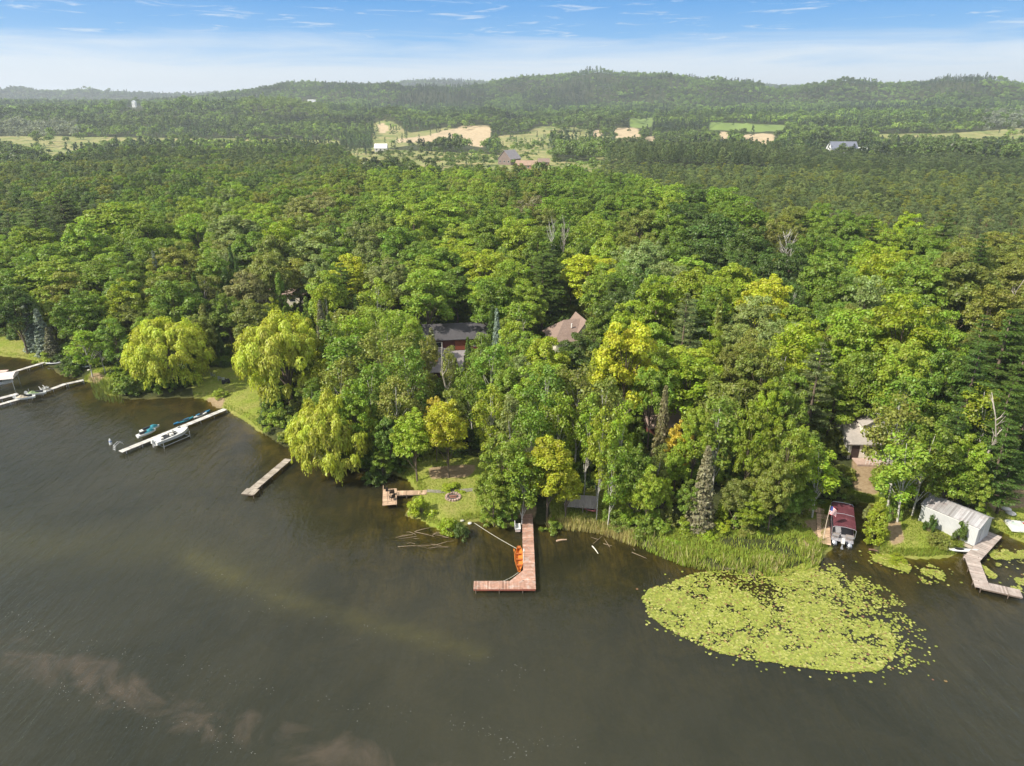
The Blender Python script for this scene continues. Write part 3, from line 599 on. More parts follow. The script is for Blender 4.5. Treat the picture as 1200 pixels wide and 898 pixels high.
# ------------------------------------------------------------------ trees: hero trees placed by crown top
T = []   # dict(type,x,y,h,r,col,label)
HERO = [
 # px, top, width, height, type, colour, label
 (188,368,112,14,'W','W','broad golden-green willow overhanging the water, leftmost of the three willows'),
 (327,363,126,17.5,'W','W','tallest willow, domed golden-green, between two docks at the water edge'),
 (384,457,122,13.5,'W','W','bright weeping willow leaning low over the water beside the narrow plank dock'),
 (18,352,15,9.5,'C','OL','narrow olive cedar at the left lawn, left of the blue spruces'),
 (27,353,24,11,'S','B','blue-grey spruce by the left lawn, nearer the cedar'),
 (41,360,25,10.5,'S','B','blue-grey spruce between the two other spruces by the left lawn'),
 (54,383,20,7,'S','GR','small greyish spruce at the right end of the spruce row by the left lawn'),
 (95,388,44,9.5,'A','LG','light-green birch with leaning white stems between the two left docks'),
 (88,338,56,15,'M','G',None),(108,336,30,14,'M','YG',None),(155,350,56,12,'M','OL',None),(130,372,44,12,'M','G',None),(175,352,30,11,'M','YG',None),
 (116,405,16,6,'D','','small bare tree on the lawn edge beside the golden-green willow'),
 (415,445,52,14,'M','LG',None),(405,392,60,16,'A','G',None),(445,383,66,17,'A','OL',None),(474,404,50,16,'A','G',None),(430,425,54,15,'A','G',None),(462,440,44,14,'A','OL',None),(395,418,44,14,'A','OL',None),
 (374,350,24,14,'S','GR','grey spruce with sparse branches just right of the tallest willow'),
 (178,291,18,17,'S','B','slim blue-grey spruce tip standing in front of the broad light-green maples'),
 (192,310,20,14,'S','DG',None),(226,318,22,15,'S','DG',None),(275,300,16,16,'S','DG',None),(268,285,16,17,'S','DG',None),(325,318,22,14,'C','G',None),(236,355,26,12,'C','OL',None),(262,312,26,13,'C','DG',None),
 (68,226,62,23,'P','DP','tallest dark white pine rising over the maples at upper left'),(38,245,56,21,'P','P',None),(30,262,60,18,'M','LG',None),
 (128,238,92,21,'M','LG',None),(168,248,62,20,'M','G',None),(95,258,55,20,'M','LG',None),(130,296,80,18,'M','G',None),(175,275,60,19,'M','G',None),(60,300,80,17,'M','LG',None),(25,298,66,17,'M','G',None),(10,335,50,15,'M','DG',None),(72,318,60,15,'M','OL',None),(145,325,56,16,'M','YG',None),
 (200,285,62,18,'M','OL',None),(228,249,58,19,'M','LG',None),(272,252,66,19,'M','PG',None),(193,308,52,15,'M','YG',None),(285,318,50,14.5,'M','BR','brownish olive tree just left of the half-hidden brown roof'),(300,246,58,19,'M','LG',None),
 (10,325,22,9,'D','','white bare birch top at the left edge of the woods'),(58,332,12,12,'D','',None),
 (332,254,46,19,'M','YG',None),(318,275,46,18,'M','OL',None),(368,266,72,19,'M','PG',None),(352,228,46,19,'M','BR',None),(372,222,50,19,'M','BR',None),(348,248,34,16,'M','BR',None),(408,298,50,17,'M','Y',"bright yellow-green maple standing alone above the birches left of the dark-roofed cabins"),(398,266,28,18,'M','LG',None),
 (290,352,50,13,'M','OL',None),(262,340,45,14,'M','G',None),(228,365,40,12,'M','OL',None),(205,330,40,14,'M','G',None),(316,346,24,11,'M','Y',None),
 (430,238,60,19,'M','G',None),(462,232,50,19,'M','LG',None),(452,298,62,18,'M','PG',None),(440,325,44,16,'A','LG',None),(468,262,60,19,'M','G',None),(420,258,50,19,'M','PG',None),
 (524,224,88,22,'M','LG','huge rounded light-green maple crown, largest in the middle of the woods'),(484,238,50,21,'M','LG',None),(575,246,54,20,'M','G',None),(610,251,62,20,'M','LG',None),(627,228,52,19,'M','GR',None),(655,228,58,20,'M','G',None),(692,250,60,20,'M','LG',None),
 (647,258,16,19,'D','','dead grey tree, left one of the dead pair above the big white pine'),(661,252,20,20,'D','','pale dead tree, right one of the dead pair above the big white pine'),
 (545,280,58,16.5,'M','YG',None),(496,300,72,16,'M','LG',None),(520,290,50,16,'M','G',None),(566,291,74,16.5,'M','YG','broad yellow-green maple rising directly behind the dark-roofed cabins'),(600,300,56,15.5,'M','LG',None),(640,296,80,16,'P','DG','big layered dark white pine left of the brown hip roof'),
 (690,295,74,16,'M','Y','round bright yellow-green maple directly behind the brown hip roof'),(725,335,54,17,'M','DG',None),(707,350,44,15,'M','G',None),
 (755,281,54,19,'M','PG',None),(748,242,62,20,'M','OL',None),(782,243,56,20,'M','G',None),(806,234,72,20,'M','DG',None),(838,250,70,20,'M','DG',None),(872,230,68,21,'M','G',None),(885,262,58,20,'M','DG',None),(780,214,52,20,'M','LG',None),(850,216,60,20,'M','G',None),(730,222,60,20,'M','G',None),(815,212,50,20,'M','DG',None),(905,255,50,19,'M','OL',None),(760,310,50,17,'M','DG',None),
 (772,320,60,18,'M','YG',None),(815,313,60,18,'M','YG',None),(853,318,44,17,'M','YG',None),(742,350,56,17,'M','YG',None),(905,320,60,18,'M','Y',None),(893,345,64,17,'M','PG',None),(806,342,44,19,'P','P','dull grey-green pine spire standing among the yellow-green maples'),(845,348,26,16,'S','OL',None),(770,378,48,15,'M','LG',None),(835,382,34,14,'M','YG',None),(880,385,50,15,'M','OL',None),(860,402,44,14,'M','OL',None),
 (736,374,84,20,'M','Y','large bright yellow-green maple crown just right of the brown hip roof'),(768,412,48,16,'M','LG',None),(715,398,44,16,'M','Y',None),
 (680,386,58,14,'M','DG',None),(640,394,56,14,'M','YG',None),(612,412,50,14,'M','PG',None),(596,430,44,13,'M','LG',None),
 (582,360,17,13,'S','B','slim blue spruce between the dark-roofed cabins and the big white pine'),(595,366,30,11,'M','LG',None),(548,393,17,9,'S','DG','small dark spruce in front of the brown cabin roof'),(566,392,15,9,'S','DG',None),(571,406,20,10,'C','OL',None),(505,382,22,10,'S','GR','thin grey spruce at the left end of the rear cabin'),(533,418,16,7,'C','OL',None),
 (613,373,12,10,'D','',None),(520,403,26,14,'D','','white bare birch with raised limbs in front of the cabin roof'),(488,440,26,8,'D','',None),(562,418,26,9,'C','OL',None),(499,388,30,13,'A','OL',None),(560,384,26,13,'A','G',None),(522,404,24,12,'A','OL',None),(548,424,28,8,'C','OL',None),(553,432,26,8,'A','OL',None),(490,408,36,11,'A','OL',None),(540,446,26,6,'A','G',None),
 (640,428,56,17,'A','G',None),(678,424,58,17,'A','OL',None),(708,440,50,16,'A','OL',None),(655,455,44,15,'A','G',None),(575,450,42,14,'A','YG',None),(598,462,36,14,'A','PG',None),(622,472,44,14,'A','G',None),(690,462,44,15,'A','G',None),
 (522,466,54,12.5,'M','Y','yellow maple with an orange top on the lawn behind the fire pit'),(484,478,48,11.5,'M','YG','yellow-green maple with a thin trunk on the lawn above the chair dock'),(508,462,26,11,'M','O',None),(455,490,36,9,'M','DG',None),(446,528,30,5,'M','DG',None),
 (589,508,58,12.5,'M','LG',None),(612,525,46,11.5,'A','LG',None),(578,545,40,9,'M','G',None),(600,560,36,7,'M','G',None),(643,513,66,12,'M','Y','golden-yellow maple at the head of the reddish L-shaped dock'),(665,545,40,8,'M','Y',None),
 (706,478,40,16,'A','YG','tall birch with a white trunk bare to the lawn, right of the weathered lean-to'),(728,470,44,15,'A','YG',None),(718,520,40,12,'A','LG',None),(746,520,44,11,'M','G',None),(762,545,40,9,'M','G',None),(742,560,36,6,'M','OL',None),(772,520,30,10,'A','OL',None),(778,560,30,6.5,'M','YG',None),
 (800,492,36,10.5,'M','O','small orange-yellow maple left of the greyish spruce'),(795,520,34,8,'M','LG',None),(831,520,35,12,'S','GR','greyish-brown spruce near the reeds left of the burgundy canopy boat'),(851,572,18,5.5,'C','YG','small yellow-green conical cedar at the foot of the greyish-brown spruce'),(781,448,28,15,'S','GR',None),
 (850,455,66,15.5,'A','G',None),(887,466,46,16,'M','LG',None),(900,548,54,8.5,'M','OL',None),(868,560,40,7.5,'M','OL',None),(885,575,44,6,'M','LG',None),(930,492,56,14,'M','G',None),(940,520,44,10,'A','OL',None),(968,522,64,10.5,'A','OL',None),(916,525,42,12,'M','OL',None),(820,470,44,14,'M','G',None),(812,560,34,7,'M','G',None),(925,570,34,5.5,'M','DG',None),(945,568,32,5,'M','G',None),
 (946,370,62,18,'M','YG',None),(1002,356,76,19,'M','LG',None),(1070,342,90,21,'M','YG','very large layered yellow-green maple above the beige cottage'),(1115,362,66,19,'M','LG',None),(1080,298,78,20,'M','G',None),(1140,308,74,19,'M','OL',None),(1020,318,54,19,'M','PG',None),(975,290,66,20,'M','G',None),(960,262,54,20,'M','G',None),(925,272,30,18,'D','',None),(930,285,50,18,'M','DG',None),(1040,290,50,19,'M','YG',None),
 (965,400,56,18,'P','P',None),(1170,330,60,18,'M','OL',None),(1188,362,70,20,'P','DG',None),(1152,402,62,19,'P','DG',None),(1190,440,60,17,'P','DG',None),(1060,400,80,18,'M','LG',None),(1110,410,60,17,'M','G',None),(1020,405,60,17,'M','G',None),(985,430,60,13,'M','LG',None),(930,430,50,16,'M','G',None),(905,440,40,15,'M','YG',None),
 (1064,440,58,16,'A','G',None),(1072,462,70,16.5,'A','OL','tall olive-green birch covering the right half of the beige cottage'),(1098,490,60,14,'A','G',None),(1078,505,66,13,'A','G',None),(1172,448,62,14.5,'A','OL',None),(1142,505,52,12,'M','LG',None),(1120,525,50,10,'M','LG',None),(1150,545,34,8,'M','LG',None),(1185,490,50,14,'P','DG',None),(1100,540,30,8,'A','OL',None),(1128,470,46,14,'P','DG',None),(1190,530,40,9,'P','DG',None),
 (1035,584,34,6.2,'C','YG','dense yellow-green cedar on the grassy point between the burgundy canopy boat and the grey boathouse'),
 (1178,462,44,15,'D','','bare white-limbed birch at the right edge of the woods'),(922,448,10,11,'D','',None),(824,418,10,10,'D','',None),(1196,322,22,16,'D','',None),
 (492,583,38,2.6,'B','YG','round yellow-green bush at the bank below the chair dock'),(524,604,30,2.4,'B','YG','yellow-green bush leaning over the water above the sunken brush'),(541,613,24,2.0,'B','DG','dark-green bush between the sunken brush and the reddish dock'),
 (575,592,34,2.6,'B','LG',None),(592,590,32,2.8,'B','G',None),(600,580,24,3,'B','G',None),(646,608,26,1.8,'B','G',None),(1093,602,17,2.6,'B','DG','small dark bush against the left half of the boathouse wall'),(1130,608,19,3.2,'B','DG','feathery dark bush against the right half of the boathouse wall'),
 (1022,592,20,2.4,'B','BR','reddish-brown bush just left of the dense yellow-green cedar'),(1105,625,34,1.5,'B','OL',None),(1050,578,24,4,'B','G',None),(1048,650,30,.7,'B','YG',None),
 (50,412,26,2.4,'B','LG',None),(82,425,24,2.6,'B','G',None),(258,455,22,1.6,'B','LG',None),(438,548,32,2.4,'B','DG',None),(452,535,30,3,'B','DG',None),(760,590,40,3,'B','G',None),(735,592,34,2.6,'B','LG',None),(785,592,34,3,'B','OL',None),(820,598,40,2.4,'B','G',None),(865,600,36,2.2,'B','G',None),(900,590,36,2.8,'B','LG',None),(930,592,26,2,'B','G',None),(715,595,24,2,'B','G',None),(1148,590,28,3,'B','LG',None),(775,605,34,2,'B','G',None),(800,608,36,1.8,'B','LG',None),(845,608,34,1.6,'B','YG',None),(872,612,30,1.4,'B','OL',None),(895,606,34,1.8,'B','LG',None),(750,606,34,2.4,'B','G',None),(725,608,26,1.6,'B','G',None),(920,600,26,1.6,'B','G',None),(830,622,26,1.1,'B','YG',None),(788,630,24,1.0,'B','LG',None),(1000,575,20,1.6,'B','OL',None),(530,568,30,.9,'B','LG',None),
]
VIS = [[(262,440),(312,440),(312,505),(268,488)], [(505,376),(566,378),(566,398),(545,404),(542,425),(520,440),(500,436),(505,412)], [(640,372),(696,368),(696,392),(640,396)], [(994,488),(1034,488),(1032,585),(998,585)], [(303,331),(352,331),(352,347),(303,347)], [(50,366),(74,366),(74,382),(50,382)],
       [(455,545),(600,545),(600,610),(460,625)], [(640,572),(740,572),(745,650),(640,650)], [(-20,385),(65,392),(65,440),(-20,440)], [(96,470),(98,430),(132,425),(140,470)], [(225,432),(285,432),(300,500),(225,490)],
       [(932,586),(1170,586),(1170,670),(932,680)], [(1158,575),(1230,560),(1230,660),(1158,640)], [(560,592),(640,592),(640,700),(560,700)], [(785,494),(798,494),(798,503),(785,503)], [(650,478),(665,478),(665,515),(640,515)]]
rh = random.Random(5)
def hero_tree(px, top, wpx, h, ty, colk, label):
    z = 1.5
    for _ in range(10):
        p = at(px, top, z+h); z = gz(p.x, p.y)
    dep = p.y*CT - (z+h*.6-CAMZ)*ST
    return dict(t=ty, x=p.x, y=p.y, z=z, h=h, r=wpx*dep/F/2, c=colk, label=label, hero=True)
for i_, t_ in enumerate(HERO):
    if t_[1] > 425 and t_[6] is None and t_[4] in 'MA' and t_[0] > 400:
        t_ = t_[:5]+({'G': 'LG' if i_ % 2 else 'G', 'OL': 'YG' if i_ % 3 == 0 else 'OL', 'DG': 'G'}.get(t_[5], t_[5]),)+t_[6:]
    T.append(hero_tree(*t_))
anch = [(t_[0], t_[1]+18, t_[4], t_[5]) for t_ in HERO if t_[4] not in 'DBWS' and t_[1] < 470]
# fill woods
rng = np.random.default_rng(99)
cells = {}
def addc(x, y, r): cells.setdefault((int(x//14), int(y//14)), []).append((x, y, r))
def clash(x, y, r, k):
    i, j = int(x//14), int(y//14)
    for a in (-1, 0, 1):
        for b_ in (-1, 0, 1):
            for (u, v, q) in cells.get((i+a, j+b_), ()):
                if (u-x)**2+(v-y)**2 < (k*(q+r))**2: return True
    return False
for t_ in T:
    if t_['t'] not in 'B': addc(t_['x'], t_['y'], t_['r'])
NC = 26000
cr = np.sqrt(rng.uniform(85**2, 395**2, NC)); ca = rng.uniform(-R(43), R(43), NC)
cx = cr*np.sin(ca); cyy = cr*np.cos(ca); csd = shore_sd(cx, cyy); cz = terrain(cx, cyy, csd)
bqx, bqy = proj(cx, cyy, cz); inl = pm(bqx, bqy, LAWN+BARE)
order = np.argsort(cr)
for i in order:
    x, y, z_, r_ = cx[i], cyy[i], cz[i], cr[i]
    if csd[i] < 2.0 or inl[i]: continue
    # woods end: open country right of the near pines and beyond the middle maples
    tx, ty = proj(x, y, z_+16)
    side = 600+863*x/y
    lim = np.interp(side, [-100, 250, 330, 420, 700, 760, 900, 1200, 1300], [285, 300, 330, 395, 395, 330, 262, 232, 232])
    if r_ > lim: continue
    dd = [(a[0]-tx)**2+(a[1]-ty)**2*2.0 for a in anch]; k = int(np.argmin(dd)); tyq, ck = anch[k][2], anch[k][3]
    u = rng.random()
    if tyq == 'P': tyq = 'M' if u < .6 else 'P'; ck = 'DG' if tyq == 'M' else ck
    if tyq == 'M' and u < .08: tyq = 'A'
    if tyq in 'MA' and .08 < u < .13: tyq = 'S'; ck = 'DG'
    if tyq == 'M' and .13 < u < .17: tyq = 'P'; ck = 'DG'
    if u > .72 and ck in ('YG', 'Y', 'LG', 'PG', 'BR', 'O'): ck = ['G', 'OL', 'LG'][int(rng.random()*3)]
    if ck in ('GR', 'BR'): ck = 'OL' if rng.random() < .5 else 'G'
    if ck in ('Y', 'O') : ck = 'YG' if rng.random() < .6 else 'LG'
    shorter = csd[i] < 14
    H = {'M': 16.5, 'A': 14.5, 'P': 18, 'S': 12, 'C': 9}[tyq]*rng.uniform(.8, 1.08)*(.62 if csd[i] < 7 else .8 if shorter else 1)
    rad = {'M': 5.7, 'A': 3.5, 'P': 4.4, 'S': 2.0, 'C': 1.7}[tyq]*rng.uniform(.75, 1.15)*(.75 if shorter else 1)
    if clash(x, y, rad, .68): continue
    q = []
    for fz, fr_ in ((.97, 0), (.6, 1), (.6, -1), (.35, .8), (.35, -.8), (.1, 0), (.75, .6), (.75, -.6)):
        q.append(proj(x+fr_*rad, y, z_+H*fz))
    if pm(np.array([a[0] for a in q]), np.array([a[1] for a in q]), VIS).any():
        if not (tyq in 'MA' and rng.random() < .0): continue
    T.append(dict(t=tyq, x=x, y=y, z=z_, h=H, r=rad, c=ck, label=None, hero=False)); addc(x, y, rad)
print('trees near', len(T), {k: sum(1 for t_ in T if t_['t'] == k) for k in 'MAWSPRCBD'})
LITP = [(1012,500,3.5),(1018,520,2.5),(1016,560,.5),(670,382,6),(520,418,3.5),(530,395,5),(985,610,2.2),(1100,600,3),(540,560,1),(520,590,.6),(1180,600,.6),(695,590,1),(616,606,1),(955,620,.6),(1040,600,1)]
LW = [at(a_, b_, c_) for a_, b_, c_ in LITP]; sxy = Vector((SUNV.x, SUNV.y)); tanel = SUNV.z/sxy.length; sxy.normalize()
def blocks(t_):
    for q in LW:
        dx, dy = t_['x']-q.x, t_['y']-q.y; s_ = dx*sxy.x+dy*sxy.y; off = abs(-dx*sxy.y+dy*sxy.x)
        if s_ > 0 and off < t_['r']*.9 and q.z+(s_-t_['r']*.4)*tanel < t_['z']+t_['h']*.95: return True
    return False
n0 = len(T); T = [t_ for t_ in T if t_['hero'] or not blocks(t_)]; print('cleared for sun', n0-len(T))
print('heroes that shade', [(t_['c'], tuple(round(float(v)) for v in proj(t_['x'], t_['y'], t_['z']+t_['h']))) for t_ in T if t_['hero'] and t_['t'] not in 'BD' and blocks(t_)])
# plantation pines behind
NP = 60000
pr_ = np.sqrt(rng.uniform(225**2, 720**2, NP)); pa = rng.uniform(-R(41), R(41), NP)
pxx = pr_*np.sin(pa); pyy = pr_*np.cos(pa); side = 600+863*pxx/pyy
lo = np.interp(side, [-100, 250, 330, 420, 700, 760, 900, 1200, 1300], [285, 300, 330, 395, 395, 330, 262, 232, 232])
hi = np.interp(side, [-100, 0, 70, 80, 395, 420, 700, 730, 1300], [560, 560, 560, 650, 650, 400, 400, 700, 700])
PINES = []; pc = {}
for i in np.argsort(pr_):
    x, y, r_ = pxx[i], pyy[i], pr_[i]
    if r_ < lo[i] or r_ > hi[i]: continue
    right = side[i] > 560
    if right and 505 < r_ < 545: continue
    tall = right and r_ > 500
    rad = (3.1 if tall else 2.7 if right else 3.4)*rng.uniform(.85, 1.15); key = (int(x//6), int(y//6)); bad = False
    for a in (-1, 0, 1):
        for b_ in (-1, 0, 1):
            for (u, v, q) in pc.get((key[0]+a, key[1]+b_), ()):
                if (u-x)**2+(v-y)**2 < (.78*(q+rad))**2: bad = True
    if bad or clash(x, y, rad, .6): continue
    pc.setdefault(key, []).append((x, y, rad))
    patch = 1 + .55*(float(fbm(np.array([x/45]), np.array([y/45]), 41, 3)[0])-.46)
    H = patch*(17.5 if tall else 10.5 if right else 14.5)*rng.uniform(.88, 1.1)
    if not right and r_ > 560: H *= 1.12
    if tall: H *= float(np.interp(side[i], [880, 985, 1200], [1, .62, .5]))
    u = rng.random(); pt2 = float(fbm(np.array([x/30]), np.array([y/30]), 43, 2)[0]); ck = 'P' if u < .55 else 'OL' if u < .72 else 'PG' if u < .72+max(0, (pt2-.35))*.7 else 'DP'
    if tall or (not right and r_ > 540): ck = 'DP' if u < .6 else 'P'
    ty = 'R'
    if not right and rng.random() < (.6 if r_ < 420 else .2): ty = 'M'; ck = 'G' if u < .5 else ('DG' if u < .8 else 'OL'); 
    if right and not tall and rng.random() < .10: ck = 'PG'
    if right and tall is False and r_ < 300 and rng.random() < .1: ck = 'BR'
    PINES.append(dict(t=ty, x=x, y=y, z=0, h=H, r=rad*(1.35 if ty == 'M' else 1), c=ck, hero=False, label=None))
pz = terrain(np.array([p['x'] for p in PINES]), np.array([p['y'] for p in PINES]))
for p, z_ in zip(PINES, pz): p['z'] = float(z_)
print('pines', len(PINES))
allT = T+PINES
for t_ in allT: t_['d'] = math.hypot(t_['x'], t_['y'])
IND = []; STF = []
for k in 'MAWSPRCBD':
    L = sorted([t_ for t_ in allT if t_['t'] == k], key=lambda t_: (not t_['hero'], t_['d']))
    IND += L[:298]; STF += L[298:]

# labels that single trees out: kind and colour, then rank by nearness to a landmark one can find
LM = [('the blue spruces at the left lawn', 35, 385), ('the half-hidden brown roof at upper left', 328, 338), ('the dark-roofed cabins', 530, 395), ('the brown hip roof', 670, 378), ('the beige cottage', 1016, 515),
      ('the grey boathouse', 1115, 590), ('the fire pit', 531, 570), ('the reddish L-shaped dock', 616, 605), ('the greyish spruce by the reeds', 831, 540), ('the leftmost willow', 188, 380), ('the tallest willow', 324, 380),
      ('the dead tree pair above the big white pine', 655, 250), ('the tallest dark pine at upper left', 68, 235), ('the burgundy canopy boat', 985, 600), ('the right edge of the photo, above the cottage', 1200, 400), ('the huge rounded maple in the middle', 524, 235)]
ORD = ['nearest', 'second nearest', 'third nearest', 'fourth nearest', 'fifth nearest', 'sixth nearest', 'seventh nearest', 'eighth nearest']
KW = {'M': 'broadleaf tree', 'A': 'slender birch', 'S': 'spruce', 'P': 'layered pine', 'R': 'plantation pine', 'C': 'cedar', 'B': 'shrub', 'D': 'bare dead tree', 'W': 'willow'}
grp = {}
for t_ in IND:
    t_['group'] = {'M': 'broadleaf trees of the lakeshore woods', 'A': 'birches of the lakeshore woods', 'W': 'willows at the water edge', 'S': 'spruces of the lakeshore woods', 'P': 'layered pines of the lakeshore woods',
                   'R': 'plantation pines behind the broadleaf woods', 'C': 'cedars of the lakeshore woods', 'B': 'shrubs along the shore', 'D': 'bare dead trees in the woods'}[t_['t']]
    if t_.get('label'): continue
    tx, ty = proj(t_['x'], t_['y'], t_['z']+t_['h']*.8)
    if t_['t'] == 'R':
        side = 'left' if tx < 560 else 'right'
        t_['label'] = f"{PAL[t_['c']][1]} pine in the dense plantation at {side}, behind the broadleaf woods"
        t_['group'] = f"{PAL[t_['c']][1]} plantation pines at {side}"; continue
    j = int(np.argmin([(tx-l[1])**2+(ty-l[2])**2*1.6 for l in LM])); d = math.hypot(tx-LM[j][1], ty-LM[j][2])
    grp.setdefault((t_['t'], t_['c'], j), []).append((d, id(t_), t_))
for (k, c_, j), L in grp.items():
    L.sort(); col_ = PAL[c_][1]+' ' if c_ else ''
    for i, (d, _, t_) in enumerate(L):
        if i < 8: t_['label'] = f"{col_}{KW[k]} {ORD[i]} to {LM[j][0]}"
        else:
            t_['label'] = f"{col_}{KW[k]} farther off from {LM[j][0]}"; t_['group'] = f"{col_}{KW[k]}s well away from {LM[j][0]}"

rt = random.Random(17)
def jit(c, k=.16):
    a = rt.uniform(1-k, 1+k); b_ = rt.uniform(1-k*.5, 1+k*.5)
    return (c[0]*a*b_, c[1]*a, c[2]*a*rt.uniform(.85, 1.15), 1)
for t_ in IND:
    k = t_['t']; nm, cat = NAMES[k]; H0, R0 = DIM[k]
    e = empty(nm, (t_['x'], t_['y'], t_['z']-.05), rt.uniform(0, 6.28), t_['label'], cat, t_['group'])
    e.scale = (t_['r']/R0, t_['r']/R0*rt.uniform(.92, 1.08), t_['h']/H0)
    if k == 'D':
        s = t_['h']/H0; e.scale = (max(t_['r']/R0, .6), max(t_['r']/R0, .6), s); link('trunk', DEADM[rt.randrange(3)], e); continue
    cr_, tr_ = PROTO[k][rt.randrange(len(PROTO[k]))]
    if k == 'W': cr_, tr_ = PROTO[k][[t['label'] for t in T[:3]].index(t_['label'])]
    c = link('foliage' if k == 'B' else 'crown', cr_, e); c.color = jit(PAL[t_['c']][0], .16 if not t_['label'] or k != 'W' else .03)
    link('stem' if k == 'B' else 'trunk', tr_, e)

# ------------------------------------------------------------------ scattered stuff (uncountable far woods, undergrowth)
def scatter(name, meshes, P, scl, rotz, tint, pidx, label, cat):
    n = len(P); cc = bpy.data.collections.new(name+'_kinds')
    for i, me in enumerate(meshes):
        if LEAF.name in [m_.name for m_ in me.materials]:
            me = me.copy(); me.materials.clear(); me.materials.append(LEAFI)
        o = bpy.data.objects.new(f'{name}_kind_{i:02d}', me); cc.objects.link(o)
    pmx = bpy.data.meshes.new(name); pmx.vertices.add(n); pmx.vertices.foreach_set('co', np.asarray(P, np.float32).reshape(-1))
    a = pmx.attributes.new('scl', 'FLOAT_VECTOR', 'POINT'); a.data.foreach_set('vector', np.asarray(scl, np.float32).reshape(-1))
    a = pmx.attributes.new('rot', 'FLOAT_VECTOR', 'POINT'); a.data.foreach_set('vector', np.stack([np.zeros(n), np.zeros(n), rotz], 1).astype(np.float32).reshape(-1))
    a = pmx.attributes.new('tint', 'FLOAT_VECTOR', 'POINT'); a.data.foreach_set('vector', np.asarray(tint, np.float32).reshape(-1))
    a = pmx.attributes.new('pidx', 'INT', 'POINT'); a.data.foreach_set('value', np.asarray(pidx, np.int32))
    ob = link(name, pmx); tag(ob, label, cat, kind='stuff')
    ng = bpy.data.node_groups.new(name+'_scatter', 'GeometryNodeTree')
    ng.interface.new_socket('Geometry', in_out='INPUT', socket_type='NodeSocketGeometry'); ng.interface.new_socket('Geometry', in_out='OUTPUT', socket_type='NodeSocketGeometry')
    gi = ng.nodes.new('NodeGroupInput'); go = ng.nodes.new('NodeGroupOutput'); ip = ng.nodes.new('GeometryNodeInstanceOnPoints'); ci = ng.nodes.new('GeometryNodeCollectionInfo')
    ci.inputs['Collection'].default_value = cc; ci.inputs['Separate Children'].default_value = True; ci.inputs['Reset Children'].default_value = True
    ng.links.new(gi.outputs[0], ip.inputs['Points']); ng.links.new(ci.outputs[0], ip.inputs['Instance']); ip.inputs['Pick Instance'].default_value = True
    def na(nm, dt):
        q = ng.nodes.new('GeometryNodeInputNamedAttribute'); q.data_type = dt; q.inputs['Name'].default_value = nm
        return [o_ for o_ in q.outputs if o_.enabled and o_.name == 'Attribute'][0]
    ng.links.new(na('pidx', 'INT'), ip.inputs['Instance Index']); ng.links.new(na('rot', 'FLOAT_VECTOR'), ip.inputs['Rotation']); ng.links.new(na('scl', 'FLOAT_VECTOR'), ip.inputs['Scale'])
    ng.links.new(ip.outputs[0], go.inputs[0])
    md = ob.modifiers.new('scatter', 'NODES'); md.node_group = ng
    return ob
# remaining plantation / woods trees beyond the individual ones
KI = {'M': 0, 'A': 1, 'S': 2, 'P': 3, 'R': 4}
ms = [PROTO[k][0][0] for k in 'MASP'] + [PROTO['R'][0][0], PROTO['R'][1][0], PROTO['M'][1][0]]
ms2 = []
for me in ms: ms2.append(me)
P = []; S = []; TI = []; PI = []
for t_ in STF:
    k = t_['t']; H0, R0 = DIM[k]; P.append((t_['x'], t_['y'], t_['z'])); s = t_['r']/R0; S.append((s, s, t_['h']/H0)); TI.append(jit(PAL[t_['c']][0])[:3])
    PI.append(KI[k] if rt.random() < .5 or k not in 'RM' else (5 if k == 'R' else 6))
scatter('background_woods', ms2, P, S, rng.uniform(0, 6.28, len(P)), TI, PI, 'dense grey-green conifer plantation stretching behind the lakeshore woods', 'woods')
